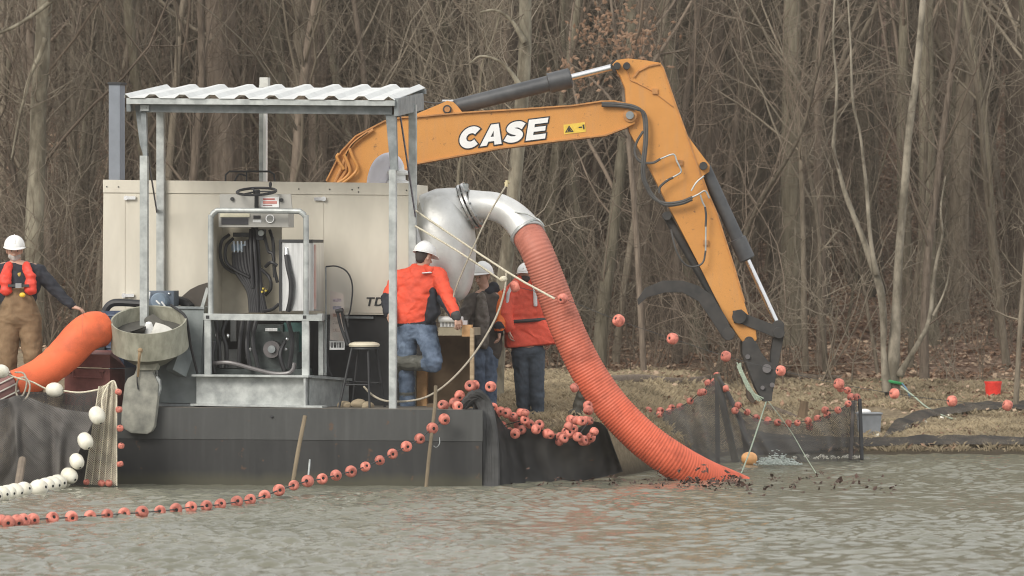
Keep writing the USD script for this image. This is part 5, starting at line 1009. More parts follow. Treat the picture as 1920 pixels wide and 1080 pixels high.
def floats(pts, src, name, label, cat, group, sc=1.0, wob=.25, axes=None, jit=.06):
    for k, p in enumerate(pts):
        t_ = (pts[min(k + 1, len(pts) - 1)] - pts[max(k - 1, 0)]) if axes is None else axes[k]
        ax = nrmz(nrmz(t_) + frng.normal(0, wob, 3)); lb = label[k] if isinstance(label, list) else label
        copy_of(src, name, lb, cat, p, rotmat(ax, frng.uniform(0, 6.28)), sc * (1 + frng.normal(0, jit)), group)
def cord(name, label, pts, r, mat, cat='rope', sides=6, smooth=4, group=None):
    m = MB(); m.tube(pts, r, sides, smooth); return solo(name, m, mat, label, cat, group, smooth=True)
rope_w, rope_g, rope_d = M('rope_cream', (.62, .57, .44), .8, scale=60, var=.25), M('rope_green', (.34, .4, .31), .8, scale=60, var=.25), M('rope_dark', (.05, .05, .05), .8)
rope_b = M('rope_buff', (.36, .32, .25), .8, scale=60, var=.25)
# front line
fl = [(3, 977), (15, 979), (32, 978), (43, 976), (62, 974), (98, 972), (134, 970), (169, 968), (201, 965), (233, 963), (266, 961), (300, 958), (330, 955), (358, 951), (387, 949), (413, 946), (444, 941), (469, 937), (496, 930)]
air = [(523, 919), (551, 910), (577, 902), (604, 898), (630, 891), (658, 884), (685, 875), (712, 863), (736, 851), (762, 837), (787, 822.5), (810.5, 803), (833, 786)]
P1 = [W.P(x, y, H * F / (y + 12 - HY)) for x, y in fl]; y0 = P1[-1][1]
P2 = [W.P(x, y, y0 + (59.72 - y0) * (1 - (1 - (k + 1) / 13) ** 1.6)) for k, (x, y) in enumerate(air)]
FL = P1 + P2
axes = [nrmz(np.array([.35, -1, .05])) for _ in FL]
floats(FL, pr, 'red_float', [f'{ORD[k]} red float on the front line counted from the left picture edge' if k < 19 else f'{ORD[31 - k]} red float on the front line counted down from the barge deck' for k in range(32)], 'float', 'red floats of the front line', axes=axes, wob=.22, sc=.96)
cord('float_line', 'thin dark cord threaded through the red floats in front of the barge', FL, .007, rope_d, 'float line', smooth=3)
# loose floats at the deck corner
pts = [B.P(858, 762, .12), B.P(831, 760, .25), B.P(852, 756, .4), B.P(862, 742, .5), B.P(882, 724, .5), B.P(890, 722, .6), B.P(920, 725, .4)]
floats(pts, pr, 'red_float', ['red float lying at the barge deck corner, hole facing the water', 'red float lying left of the deck corner pile beside the wooden stick', 'red float behind the deck corner float', 'broken red float standing on top of the dark net bundle', 'red float hanging left below the brown post', 'red float touching the brown post foot', 'red float hanging left of the red-coated man, above the dark net'], 'float', 'red floats at the deck corner', axes=[nrmz(frng.normal(0, 1, 3) + np.array([0, -1.5, 0])) for _ in pts], sc=1.0)
pile = [(924, 764), (930, 774), (939, 771), (950, 774), (962, 782), (978, 774), (985, 774), (984, 787), (941, 799), (955, 810), (966, 813), (978, 806), (973, 797), (993, 795), (1005, 805), (1011, 797), (1015, 815), (1026, 813), (1032, 815), (1041, 822), (1050, 818), (1057, 822), (1049, 828), (1062, 810), (1068, 813), (1066, 799), (1075, 805), (1070, 787), (1080, 788), (1089, 789), (1097, 789), (1105, 789), (1083, 819), (1093, 826), (1099, 827), (1108, 820), (1114, 809), (1103, 769), (1102, 760), (1077, 727)]
pts = [W.P(x, y, 60.75 + .25 * math.sin(k * 1.7)) for k, (x, y) in enumerate(pile)]
floats(pts, pr, 'red_float', 'faded red float in the loops along the top of the black net by the barge', 'float', 'red floats along the black net', axes=[nrmz(frng.normal(0, .7, 3) + np.array([.5, -1, 0])) for _ in pts], sc=.86)
cord('float_line', 'dark cord looping through the red floats on the black net', pts[:-3], .006, rope_d, 'float line', smooth=2)
# bank line
bank = [(1116, 782), (1192, 775), (1198, 770), (1215.5, 770), (1217, 778), (1236, 777), (1238, 770), (1254, 772), (1259, 765), (1275, 763), (1294, 752), (1313, 736), (1319, 735), (1328, 719), (1340, 716), (1344, 704), (1361, 729), (1378, 770), (1384, 760), (1401, 773), (1418, 784), (1439, 789), (1458, 792), (1478, 794), (1495, 793), (1515, 789), (1518, 800), (1533, 785), (1551, 778), (1547, 769), (1571, 769), (1590, 757), (1595, 744), (1606, 745), (1589, 732), (1576, 728)]
bp = [W.P(x, y, 67.6 + .3 * math.sin(k)) for k, (x, y) in enumerate(bank)]
floats(bp, pr, 'red_float', [f'{ORD[k]} small red float along the far net counted from the hose' if k < 18 else f'{ORD[35 - k]} small red float along the far net counted from its right end' for k in range(36)], 'float', 'red floats of the far net', axes=[nrmz(frng.normal(0, .5, 3) + np.array([1, -1, 0])) for _ in bp], sc=.74)
cord('float_line', 'dark cord carrying the small red floats of the far net', bp, .006, rope_d, 'float line', smooth=2)
# line in the air
al = [(965, 537), (1055, 560), (1160, 601), (1261, 635), (1361, 668), (1464, 695), (1573, 720), (1677, 738), (1785, 752), (1889, 760)]
ap = [W.P(x, y, 61.2 - .12 * (k in (1,)) - .02 * k) for k, (x, y) in enumerate(al)]
ap[1] = W.P(1055, 560, 61.2)
lab = ['red float hanging in the air in front of the red-coated man', 'red float hanging in front of the ribbed hose', 'red float hanging in the air just right of the hose', 'red float hanging in the air under the grapple claw', 'red float hanging in the air left of the excavator bucket', 'red float hanging in the air right of the excavator bucket', 'red float hanging above the far net right of the bucket', 'red float hanging in front of the pale tree foot', 'red float hanging between the pale tree and the red bucket', 'red float hanging below the red bucket at the right edge']
ends = [B.P(775, 392, 1.4)] + ap + [W.P(2050, 772, 61.0)]
floats(ap, pr, 'red_float', lab, 'float', 'red floats on the line in the air', axes=[nrmz(np.array([1, .3, -.2])) for _ in ap], sc=1.0)
cord('float_line', 'thin cord stretched through the air carrying widely spaced red floats', ap + [W.P(2050, 772, 61.0)], .0035, rope_d, 'float line', smooth=3)
# white floats left
wl = [((102, 731), (1, 0, 0), 59.75), ((182, 779), (.5, -.3, -.8), 59.32), ((160, 827), (.4, -.5, -.8), 59.27), ((144, 865), (.4, -.5, -.8), 59.22), ((130, 892), (.6, -.5, -.4), 59.22)]
wlab = ['white float on the top rope in front of the red toolbox', 'uppermost white float on the slanting edge of the left net', 'second white float down the slanting edge of the left net', 'third white float down the slanting edge of the left net', 'white float where the slanting net edge meets the water']
floats([W.P(*a_, c_) for a_, b_, c_ in wl], pw_, 'white_float', wlab, 'float', 'white floats of the left net', axes=[nrmz(b_) for a_, b_, c_ in wl], wob=.05, sc=.95)
row = [(118, 903), (108, 905), (98, 908), (86, 911), (72, 915), (44, 918), (28, 921), (14, 924), (2, 927), (-12, 930)]
floats([W.P(x, y, H * F / (y + 14 - HY)) for x, y in row], pw_, 'white_float', [f'{ORD[k]} cream float from the right in the close row under the left net' for k in range(10)], 'float', 'white floats in the water row', axes=[nrmz((1, -.7, 0))] * 10, wob=.1, sc=.98)
floats([W.P(2, 696, 59.6)], pw_, 'white_float', ['white float at the left picture edge beside the tube end'], 'float', 'white floats of the left net', axes=[(1, 0, 0)], sc=.95)
wr_ = [(1490, 860), (1512, 856), (1530, 861), (1540, 857), (1549, 860), (1561, 858), (1570, 860), (1583, 859), (1590, 857), (1604, 859), (1614, 858)]
floats([W.P(x, y, H * F / (y + 4 - HY)) for x, y in wr_], pw_, 'white_float', [f'{ORD[k]} small white float from the left on the water under the far net' for k in range(11)], 'float', 'white floats on the far waterline', axes=[nrmz((1, .4, 0))] * 11, sc=.4)
wb = [(1515, 836), (1546, 832), (1578, 830), (1647, 817), (1677, 812), (1693, 802), (1700, 801), (1733, 793), (1765, 785), (1781, 781), (1799, 773), (1804, 766), (1820, 764), (1871, 766)]
floats([on_ground(x, y, .03) for x, y in wb], pw_, 'white_float', [f'{ORD[k]} small white float from the left lying on the right bank nets' for k in range(14)], 'float', 'white floats on the bank', axes=[nrmz((1, .5, 0))] * 14, sc=.42, wob=.4)
rs = [(222, 735), (223, 768), (225, 803), (227, 836), (225, 870), (162, 904), (190, 906), (204, 906)]
floats([W.P(x, y, 59.5) for x, y in rs], pr, 'red_float', ['red disc float at the top corner of the white net strip', 'second red disc float down the white net strip', 'third red disc float down the white net strip', 'fourth red disc float down the white net strip', 'lowest red disc float on the side of the white net strip', 'left red float at the wet foot of the white net strip', 'middle red float at the wet foot of the white net strip', 'right red float at the wet foot of the white net strip'], 'float', 'red floats of the white net strip', axes=[nrmz((.1, -.2, 1))] * 8, sc=.6)
copy_of(pw_, 'buoy', 'orange-yellow oval buoy on the water under the green rope', 'buoy', W.P(1405, 860, 66.6), rotmat((1, 0, 0)), 1.0)
bo = stage.GetPrimAtPath('/World/buoy'); bo.SetInstanceable(False); UsdShade.MaterialBindingAPI.Apply(stage.OverridePrim('/World/buoy/body')).Bind(M('buoy_orange', (.72, .38, .16), .5))

# ------------------------------------------------------------------ nets
def surf(top, bot, nu, nv, sag=0.0, fold=0.0, nf=5, seed=0):
    t_, b_ = catmull(top, 10), catmull(bot, 10)
    rs_ = lambda p, n: np.stack([np.interp(np.linspace(0, 1, n), np.linspace(0, 1, len(p)), p[:, k]) for k in range(3)], 1)
    a_, c_ = rs_(t_, nu), rs_(b_, nu); v = np.linspace(0, 1, nv)[:, None, None]; g_ = a_[None] * (1 - v) + c_[None] * v
    u = np.linspace(0, 1, nu)[None, :, None]; g_ = g_ + np.array([0, -1.0, 0]) * (sag * np.sin(np.pi * v) + fold * np.sin(u * nf * 6.28 + 3 * meshkit.noise(np.stack([u * 6 + 0 * v, v * 2 + 0 * u, 0 * u + 0 * v], -1)[..., 0, :], seed)[..., None]) * (.4 + .6 * np.sin(np.pi * v * .9 + .2)))
    return g_
def netting(g_, r, step=1, m=None):
    m = m or MB(); nv, nu = g_.shape[:2]
    for s_ in (1, -1):
        for k in range(-nv, nu + nv, step):
            i = np.arange(nv); j = k + s_ * i if s_ == 1 else k - i + 0; ok = (j >= 0) & (j < nu)
            if ok.sum() > 2: m.tube(g_[i[ok], j[ok]], r, 3, cap=False)
    return m
def sheet(g_, off=0.0):
    m = MB(); nv, nu = g_.shape[:2]; i, j = np.meshgrid(range(nv - 1), range(nu - 1), indexing='ij'); a_ = i * nu + j
    m.add(g_.reshape(-1, 3) + np.array([0, off, 0]), np.stack([a_, a_ + 1, a_ + nu + 1, a_ + nu], -1).reshape(-1, 4)); return m
net_d = M('net_dark', (.075, .07, .068), .85, col2=(.14, .125, .115), scale=3)
net_k = M('net_black', (.05, .05, .049), .85, var=.35, scale=4)
def mesh_cloth(name, col, clear_, cells, col2=None, patch=(.35, .65), spread=.25):
    return usdkit.material(stage, '/World/Looks/' + name, {'tc': ('texture_coordinate', {}), 'map': ('mapping', {'scale': (cells, cells, cells)}), 'rot': ('mapping', {'rotation': (0, math.radians(45), 0)}), 'ns': ('noise_texture', {'scale': 2.5, 'detail': 4.0}),
        'rp': ('rgb_ramp', {'ramp': [(patch[0], (clear_ - spread,) * 3), (patch[1], (min(clear_ + spread, 1),) * 3)]}), 'vo': ('voronoi_texture', {'scale': 1.0, 'feature': 'distance_to_edge', 'randomness': .35}), 'gt': ('math', {'math_type': 'greater_than', 'value2': .12}), 'mu': ('math', {'math_type': 'multiply'}),
        'c': ('rgb_ramp', {'ramp': [(.35, col), (.7, col2 or col)]}), 'd': ('principled_bsdf', {'roughness': .9, 'specular_ior_level': .2}), 't': ('transparent_bsdf', {}), 'm': ('mix_closure', {})},
        [('tc.object', 'rot.vector'), ('rot.vector', 'map.vector'), ('map.vector', 'vo.vector'), ('tc.object', 'ns.vector'), ('ns.fac', 'rp.fac'), ('vo.distance', 'gt.value1'), ('gt.value', 'mu.value1'), ('rp.color', 'mu.value2'), ('ns.fac', 'c.fac'), ('c.color', 'd.base_color'), ('mu.value', 'm.fac'), ('d.BSDF', 'm.closure1'), ('t.BSDF', 'm.closure2')], surface='m.closure')
cl_dark, cl_black, cl_thin = mesh_cloth('net_cloth_dark', (.06, .057, .055), .62, 60, (.1, .092, .085)), mesh_cloth('net_cloth_black', (.045, .045, .045), .14, 70, (.09, .089, .086), spread=.1), mesh_cloth('net_cloth_thin', (.075, .075, .073), .86, 60, (.12, .118, .112), spread=.13)
cl_bank = mesh_cloth('net_cloth_bank', (.04, .037, .034), .22, 40, (.1, .085, .068), spread=.3)
# left net, rear curtain and near bulge
t = thing('hanging_net', 'dark brown-grey fish net curtain hanging behind the white floats at left', 'fishing net', W.P(130, 905, 59.9))
g_ = surf(W.pts([(20, 738, 59.9), (60, 735, 59.9), (150, 737, 59.85), (205, 722, 59.8), (213, 716, 59.8)]), W.pts([(20, 915, 59.9), (80, 912, 59.85), (160, 910, 59.8), (219, 910, 59.75)]), 50, 48, .0, .03, 4, 3)
part(t, 'rear_netting', netting(g_, .0032), net_d, smooth=False, kind='stuff'); part(t, 'mesh_cloth', sheet(g_, .03), cl_dark)
t = thing('hanging_net', 'dark grey bulging fish net gathered in front at the left edge, bordered by white floats', 'fishing net', W.P(60, 910, 59.5))
g_ = surf(W.pts([(-40, 752, 59.6), (10, 748, 59.6), (42, 742, 59.6), (110, 765, 59.55), (182, 776, 59.5)]), W.pts([(-40, 935, 59.6), (10, 925, 59.55), (55, 915, 59.5), (105, 905, 59.45), (128, 893, 59.42)]), 64, 50, .12, .05, 5, 9)
part(t, 'front_netting', netting(g_, .0032), M('net_grey', (.13, .122, .115), .85, col2=(.2, .185, .17), scale=3), smooth=False, kind='stuff'); part(t, 'mesh_cloth', sheet(g_, .02), cl_dark)
t = thing('rope_net_strip', 'cream rope net strip hanging as a curtain left of the propeller leg', 'fishing net', W.P(200, 905, 59.6))
g_ = surf(W.pts([(186, 724, 59.62), (200, 722, 59.6), (213, 716, 59.6), (219, 728, 59.58)]), W.pts([(158, 908, 59.6), (180, 909, 59.58), (200, 910, 59.55), (219, 911, 59.52)]), 16, 46, 0, .03, 3, 5)
part(t, 'netting', netting(g_, .0045), M('net_cream', (.5, .45, .35), .85, var=.2), smooth=False, kind='stuff')
for k in (0, 3, 6, 9, 12, 15):
    m = MB(); m.tube(g_[:, k], .007, 5); part(t, 'strand', m, rope_w)
cord('top_rope', 'cream rope along the top edge of the left net', W.pts([(-10, 692, 59.6), (30, 708, 59.65), (60, 716, 59.7), (84, 728, 59.75), (102, 731, 59.75), (120, 733, 59.75), (150, 736, 59.7), (186, 730, 59.65), (200, 722, 59.6), (213, 714, 59.6), (219, 728, 59.58)]), .011, rope_w)
cord('tie_rope', 'cream rope end dropping from the top rope to the uppermost edge float', W.pts([(203, 722, 59.55), (196, 735, 59.5), (191, 752, 59.48), (192, 770, 59.46), (188, 790, 59.46)]), .01, rope_w)
cord('tie_rope', 'grey rope wound round the end of the orange tube', W.pts([(28, 698, 59.75), (44, 700, 59.7), (50, 716, 59.66), (46, 735, 59.66), (38, 746, 59.7), (30, 735, 59.75), (34, 712, 59.7), (47, 708, 59.66), (56, 722, 59.62), (52, 742, 59.62), (42, 752, 59.62)]), .011, rope_b, smooth=6)
# black net draped beside the barge
t = thing('black_net', 'black fish net draped in folds beside the barge corner under red floats', 'fishing net', W.P(1030, 905, 60.7))
tp = W.pts([(884, 738, 60.25), (903, 745, 60.35), (922, 760, 60.6), (938, 786, 60.75), (958, 806, 60.8), (1000, 800, 60.85), (1040, 815, 60.85), (1078, 805, 60.9), (1110, 790, 60.95), (1135, 800, 61.0), (1150, 836, 61.1)])
bt = W.pts([(904, 925, 59.95), (916, 925, 60.0), (940, 922, 60.1), (965, 918, 60.3), (990, 914, 60.6), (1020, 910, 60.8), (1060, 906, 61.0), (1100, 900, 61.3), (1130, 895, 61.6), (1150, 890, 61.9), (1168, 884, 62.2)])
g_ = surf(tp, bt, 150, 60, .0, .045, 9, 12); part(t, 'mesh_cloth', sheet(g_), cl_black)
g2 = g_.copy(); g2[..., 1] -= .015; part(t, 'netting', netting(g2[::2, ::3], .002), net_k, smooth=False, kind='stuff')
r4 = np.random.default_rng(6)
for k in range(11):
    u = k / 10; m = MB(); a0 = r4.normal(0, 4, 6)
    m.tube(W.pts([(866 + 14 * u + a0[0], 766 - 6 * u, 60.25), (880 + 14 * u + a0[1], 742 + a0[4], 60.2 - .05 * u), (898 + 16 * u + a0[1], 752 + a0[5], 60.2), (906 + 20 * u, 800 + a0[2], 60.1), (907 + 22 * u + a0[3] * .4, 860, 60.02), (907 + 24 * u, 926, 59.95)]), [.03, .045, .045, .04, .035, .035], 8, 5); part(t, 'gathered_fold', m, net_k)
# sheer nets on the right
for (tp, bt, lb, nf) in (([(1150, 790, 67.6), (1192, 776, 67.6), (1238, 772, 67.6), (1294, 754, 67.6), (1344, 706, 67.6)], [(1150, 876, 66.4), (1200, 874, 66.6), (1260, 872, 66.8), (1320, 870, 67.0), (1385, 869, 67.1)], 'sheer dark fish net hanging from the small red floats between hose and pole', 6),
                         ([(1344, 706, 67.6), (1380, 765, 67.6), (1440, 790, 67.6), (1515, 792, 67.6), (1570, 770, 67.6), (1606, 748, 67.6)], [(1385, 869, 67.1), (1430, 868, 67.2), (1480, 867, 67.3), (1540, 866, 67.4), (1580, 866, 67.5), (1612, 865, 67.5)], 'sheer dark fish net hanging from the small red floats right of the bucket', 6)):
    t = thing('sheer_net', lb, 'fishing net', W.P((bt[0][0] + bt[-1][0]) / 2, 868, 67))
    g_ = surf(W.pts(tp), W.pts(bt), 90, 40, .05, .06, nf, 8); part(t, 'mesh_cloth', sheet(g_), cl_thin)
    part(t, 'netting', netting(g_[::2, ::3], .0015), net_d, smooth=False, kind='stuff')
t = thing('net_pole', 'dark net-wrapped pole slanting down from the topmost small red float', 'pole', W.P(1375, 868, 67.4))
m = MB(); m.tube(W.pts([(1344, 702, 67.6), (1356, 760, 67.5), (1368, 815, 67.4), (1380, 872, 67.3)]), .045, 8, 4); part(t, 'pole', m, M('pole_brown', (.09, .08, .06), .9, col2=(.15, .135, .1), scale=4))
m = MB(); m.tube(W.pts([(1346, 706, 67.55), (1366, 740, 67.5), (1392, 800, 67.4), (1404, 868, 67.3)]), [.02, .03, .04, .05], 8, 4); part(t, 'net_fold', m, net_d)
m = MB(); m.tube(W.pts([(1343, 708, 67.6), (1345, 780, 67.6), (1346, 870, 67.3)]), [.015, .03, .03], 8, 4); part(t, 'net_fold', m, net_d)
for k, (x, yt, yb, lb) in enumerate(((1612, 748, 862, 'thin black post at the right end of the sheer net'), (1600, 752, 862, 'slanting dark post beside the grey tub'))):
    m = MB(); m.tube(W.pts([(x, yt, 67.6), (x + 4 - 9 * k, yb, 67.4)]), .025, 8); solo('net_post', m, black if k == 0 else net_d, lb, 'post')
# nets lying on the right bank
for (tp, bt, lb) in (([(1680, 796), (1730, 778), (1790, 766), (1870, 762), (1960, 762)], [(1655, 830), (1712, 806), (1772, 786), (1860, 776), (1960, 779)], 'black net spread up the right bank below the red bucket'),
                     ([(1400, 812), (1500, 822), (1600, 828), (1750, 824), (1960, 826)], [(1400, 862), (1500, 856), (1600, 846), (1750, 842), (1960, 842)], 'black net lying in a strip along the right water edge')):
    a_, c_ = np.array([on_ground(*p) for p in tp]), np.array([on_ground(*p) for p in bt]); g_ = surf(a_, c_, 160, 16)
    z = ground_z(g_[..., 0], g_[..., 1]); n_ = meshkit.fbm(np.stack([g_[..., 0] * 4, g_[..., 1] * 4, 0 * z], -1), 3, 5); g_[..., 2] = np.maximum(z, 0) + .055 + .085 * n_ * np.sin(np.pi * np.linspace(0, 1, 16))[:, None]
    solo('bank_net', sheet(g_), cl_bank, lb, 'fishing net', smooth=True)

# ------------------------------------------------------------------ ropes
cord('guy_rope', 'taut cream rope from the canopy post down across the pump to the ribbed hose', np.vstack([B.pts([(779, 395, 1.5)]), W.pts([(948, 508, 61.1), (1040, 560, 60.95)])]), .013, rope_w, smooth=3)
cord('guy_rope', 'lower taut cream rope from the canopy post to the knot before the red-coated man', np.vstack([B.pts([(779, 424, 1.5)]), W.pts([(860, 472, 61.0), (942, 527, 61.05)])]), .012, rope_w, smooth=3)
m = MB(); m.ball(W.P(944, 523, 61.05), .045, (1, .8, .8)); m2 = solo('rope_knot', m, rope_w, 'cream rope knot where the ropes meet before the red-coated man', 'knot', smooth=True)
cord('guy_rope', 'loose cream rope sagging from the knot down to the barge deck', np.vstack([W.pts([(949, 512, 61.1), (946, 545, 61.0), (932, 590, 60.9), (905, 640, 60.7), (872, 685, 60.6), (835, 722, 60.5), (800, 744, 60.5), (765, 752, 60.5), (725, 752, 60.6), (700, 742, 60.7), (682, 725, 60.8)])]), .013, rope_b, smooth=5)
cord('guy_rope', 'slanting cream rope in front of the silver elbow', np.vstack([W.pts([(950, 346, 61.0), (918, 400, 60.9), (893, 452, 60.85)]), B.pts([(852, 548, 1.0), (851, 590, .9)])]), .01, rope_b, smooth=4)
m = MB(); m.tube(W.pts([(951, 338, 61), (949, 350, 61)]), .02, 7); m.tube(W.pts([(946, 344, 61.02), (956, 342, 61.02)]), .013, 7); solo('rope_toggle', m, M('toggle_tan', (.55, .47, .28), .8), 'small tan wooden toggle at the upper end of the slanting rope', 'toggle')
gr = W.pts([(1437, 752, 66.3), (1424, 792, 66.0), (1408, 840, 65.2), (1396, 872, 64.2), (1388, 892, 63.6)])
cord('green_rope', 'pale green rope from the bucket down to the hose end in the water', gr, .010, rope_g); 
cord('green_rope', 'thinner pale green rope dropping from the bucket to the water on the right', W.pts([(1440, 752, 66.3), (1458, 775, 66.0), (1485, 812, 65.6), (1510, 855, 65.0), (1535, 895, 63.0)]), .005, rope_g)
t = thing('rope_bundle', 'frayed pale green rope bundle hanging along the left of the bucket', 'rope bundle', W.P(1410, 720, 64.9))
for k in range(9):
    o = frng.normal(0, 2.2, 5); m = MB(); m.tube(W.pts([(1384 + o[0], 682 + o[3], 64.85), (1394 + o[1], 705, 64.82), (1407 + o[2] * 1.5, 730, 64.8), (1424 + o[4] * 2, 748 + o[0], 64.8)]), .009, 5, 4); part(t, 'strand', m, rope_g)
cord('green_rope', 'thin pale green rope lying from the pale tree down to the bank net', [W.P(1690, 725, 75.2), W.P(1712, 742, 75), on_ground(1740, 765, .06), on_ground(1775, 782, .05), on_ground(1795, 786, .05)], .012, rope_g)

# ------------------------------------------------------------------ wood and oddments
wood, wood_d, wood_o = M('timber', (.34, .25, .15), .8, col2=(.44, .34, .22), scale=4, stretch=(1, 1, 8), bevel=.006), M('dark_ply', (.14, .095, .055), .85, col2=(.2, .14, .085), scale=3), M('orange_timber', (.46, .25, .1), .8, col2=(.55, .33, .16), scale=5)
t = thing('sorting_box', 'open brown plywood sorting box on timber legs under the silver pump', 'wooden box', B.P(840, 765, 1.2))
m = MB(); B.rect(m, 797, 630, 886, 766, 1.7, 1.74); part(t, 'back_board', m, wood_d)
m = MB(); m.bar(B.P(883, 700, 1.05), B.P(884, 700, 1.7), .03, .8); part(t, 'end_board', m, wood_d)
m = MB(); B.rect(m, 822, 614, 884, 629, 1.0, 1.6); part(t, 'top_board', m, M('grey_board', (.3, .26, .18), .8))
m = MB(); B.rect(m, 866, 609, 884, 631, .95, 1.05); part(t, 'block', m, wood_o)
m = MB(); B.rect(m, 881, 615, 888, 722, .9, .95); part(t, 'corner_post', m, wood)
m = MB(); B.rect(m, 781, 692, 800, 765, 1.5, 1.6); part(t, 'leg', m, wood_o)
m = MB(); B.rect(m, 800, 757, 886, 766, 1.0, 1.7); part(t, 'floor_board', m, wood_d)
t = thing('white_crate', 'white plastic crate with round rim on the sorting box', 'crate', B.P(850, 612, 1.15))
m = MB(); B.rect(m, 825, 601, 868, 613, 1.2, 1.5); part(t, 'body', m, white_paint)
m = MB(); m.cyl(B.P(823, 599, 1.18), B.P(868, 599, 1.18), .035, 12); part(t, 'rim', m, white_paint)
for k in range(6):
    m = MB(); B.rect(m, 829 + k * 6.4, 604, 832 + k * 6.4, 612, 1.19, 1.1995); part(t, 'slot', m, M('slot_grey', (.3, .3, .3), .6) if k == 0 else '/World/Looks/slot_grey')
wood_w = M('weathered_wood', (.16, .125, .08), .9, col2=(.24, .19, .125), scale=5, stretch=(1, 1, .2))
for nm, l, r, mt, lb in (('wooden_stake', [(572, 780, 59.85), (560, 840, 59.7), (550, 900, 59.6), (546, 935, 59.5)], .024, wood_w, 'weathered wooden stake leaning against the front of the barge'),
                     ('wooden_stake', [(817, 724, 59.95), (815, 766, 59.8), (805, 850, 59.5), (797, 935, 59.35)], .021, wood_w, 'thin wooden stake leaning at the barge corner behind the red floats'),
                     ('wooden_stake', [(42, 862, 59.1), (34, 910, 58.6), (24, 965, 58.1)], .045, M('stake_grey', (.2, .16, .12), .9), 'grey-brown stake standing in front of the left net'),
                     ('metal_rod', [(581, 862, 59.6), (577, 905, 59.4)], .012, galv, 'short thin metal rod behind the front float line')):
    m = MB(); m.tube(W.pts(l), r, 8, 4); solo(nm, m, mt, lb, 'stake' if 'stake' in nm else 'rod')
m = MB(); m.tube(W.pts([(824, 820, 59.7), (824, 832, 59.68), (818, 839, 59.68), (813, 836, 59.68)]), .006, 6, 4); solo('wire_hook', m, galv, 'small wire hook on the barge face near the right corner', 'hook')
# rubber boot under the hose
t = thing('rubber_boot', 'dark green rubber boot standing behind the orange hose', 'boot', W.P(1085, 782, 63.3))
YB_ = 63.2; put(t, 'boot', chain([W.P(1100, 728, YB_), W.P(1090, 752, YB_), W.P(1084, 770, YB_)], [.085, .08, .075]) + chain([W.P(1084, 772, YB_), W.P(1073, 776, YB_ - .12)], [.06, .05]), M('green_rubber', (.07, .065, .05), .6), .025, 4)
# right bank
t = thing('plastic_tub', 'grey plastic tub with a white bag on top on the right bank', 'tub', on_ground(1629, 812))
tp_ = on_ground(1629, 812); s_ = tp_[1] / F; z0 = tp_ + np.array([0, 0, -.02])
m = MB(); hx = []
for (k, wd, dp) in ((0, .145, .13), (.29, .165, .15)): hx += [z0 + np.array(q_) for q_ in ((-wd, -dp, k), (wd, -dp, k), (wd, dp, k), (-wd, dp, k))]
m.hexa(hx); part(t, 'body', m, M('tub_grey', (.2, .215, .23), .5))
m = MB(); m.tube([z0 + np.array(q_) for q_ in ((-.17, -.155, .29), (.17, -.155, .29), (.17, .155, .29), (-.17, .155, .29), (-.17, -.155, .29))], .016, 6); part(t, 'rim', m, M('tub_rim', (.25, .265, .28), .5))
m = MB(); m.ball(z0 + (-.06, 0, .31), .07, (1.3, 1, .6)); solo('white_bag', m, white_paint, 'small crumpled white bag on the grey tub', 'bag', smooth=True)
rp = on_ground(1862, 745); t = thing('bucket', 'bright red plastic bucket on the right bank', 'bucket', rp)
m = MB(); m.lathe([(.001, 0), (.1, 0), (.122, .2), (.128, .2), (.128, .23), (.118, .23), (.1, .02), (.001, .02)], rp, UP, 22); part(t, 'body', m, M('bucket_red', (.75, .045, .03), .45))
m = MB(); m.tube([rp + np.array([.128 * math.cos(a_), -.03, .21 - .1 * math.sin(a_)]) for a_ in np.linspace(0, math.pi, 10)], .004, 5); part(t, 'handle', m, galv)
for (l, r, lb) in (([(1130, 722), (1200, 718), (1270, 722), (1340, 716)], .07, 'long dark fallen log at the wood edge behind the float line'), ([(1475, 705), (1525, 712), (1580, 712)], .045, 'thin fallen branch left of the pale tree'), ([(1440, 770), (1475, 782), (1496, 790)], .05, 'short dark log on the grass right of the bucket')):
    pts = np.array([on_ground(*p, 0) + UP * r * .8 for p in l]); m = MB(); m.tube(pts, [r, r * .95] + [r * .7] * (len(l) - 2), 9, 5); solo('fallen_log', m, barks[2] if 'barks' in globals() else wood_d, lb, 'log', smooth=True)
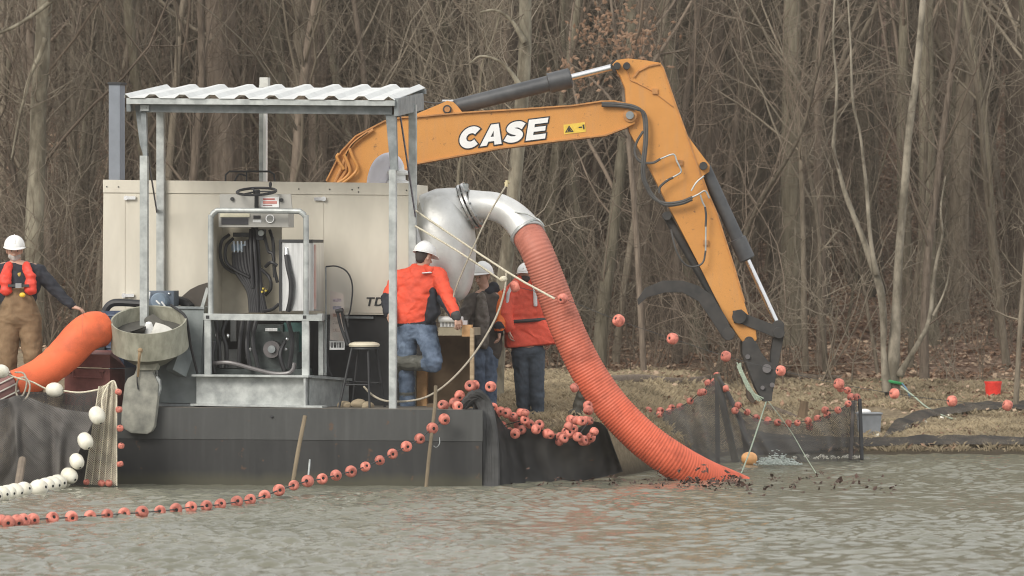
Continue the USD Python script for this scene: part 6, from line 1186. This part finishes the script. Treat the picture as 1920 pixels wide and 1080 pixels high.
for (x, y, r, hgt, lb) in ((1505, 790, .07, .28, 'small weathered stump near the middle of the right bank'), (1530, 795, .05, .2, 'low broken stump beside the taller one')):
    b_ = on_ground(x, y); m = MB(); m.tube([b_ - UP * .05, b_ + UP * .1, b_ + np.array([.03, 0, hgt])], [r * 1.4, r, r * .8], 9); solo('stump', m, wood_d, lb, 'stump')
# splash and weed
r3 = np.random.default_rng(8)
m = MB(); sp = trimesh.creation.icosphere(0, 1.0)
for k in range(700):
    u = r3.random(); x = 1425 + u * 70 + r3.normal(0, 5); y = 872 - abs(r3.normal(0, 1)) * 9 * math.sin(math.pi * (u * .8 + .15)) ; Y = 65.3 + r3.normal(0, .35); c = W.P(x, y, Y); c[2] = max(c[2], .0)
    m.add(c + sp.vertices * r3.uniform(.003, .013) * np.array([1.6, 1, .8]), sp.faces)
solo('splash', m, M('foam', (.48, .53, .5), .2, transl=.3), 'white water splash between the green ropes and the sheer net', kind='stuff', smooth=True)
m = MB()
for k in range(620):
    x = r3.choice([r3.uniform(960, 1400), r3.uniform(1230, 1400), r3.uniform(1380, 1700)], p=[.45, .25, .3]); y = r3.normal(908, 6) if x < 1400 else r3.normal(915, 10)
    Y = min(H * F / (y - HY), 62.0); c = W.P(x, y, Y); c[2] = max(r3.normal(.0, .012), -.01) + (abs(r3.normal(0, .07)) if r3.random() < .22 else 0)
    for q_ in range(r3.integers(1, 4)):
        a_ = r3.uniform(0, 6.28); u_ = np.array([math.cos(a_), math.sin(a_), r3.normal(0, .6)]) * r3.uniform(.01, .04); v_ = np.array([-math.sin(a_), math.cos(a_), r3.normal(0, .9)]) * r3.uniform(.008, .02); o = c + r3.normal(0, .02, 3) * (1, 1, .3)
        m.add([o - u_, o + v_, o + u_, o - v_, o + UP * .012], [(0, 1, 4), (1, 2, 4), (2, 3, 4), (3, 0, 4)])
solo('water_weed', m, M('weed', (.055, .035, .025), .8, col2=(.11, .06, .045), scale=10), 'dark torn water weed floating round the hose end', kind='stuff', smooth=False)
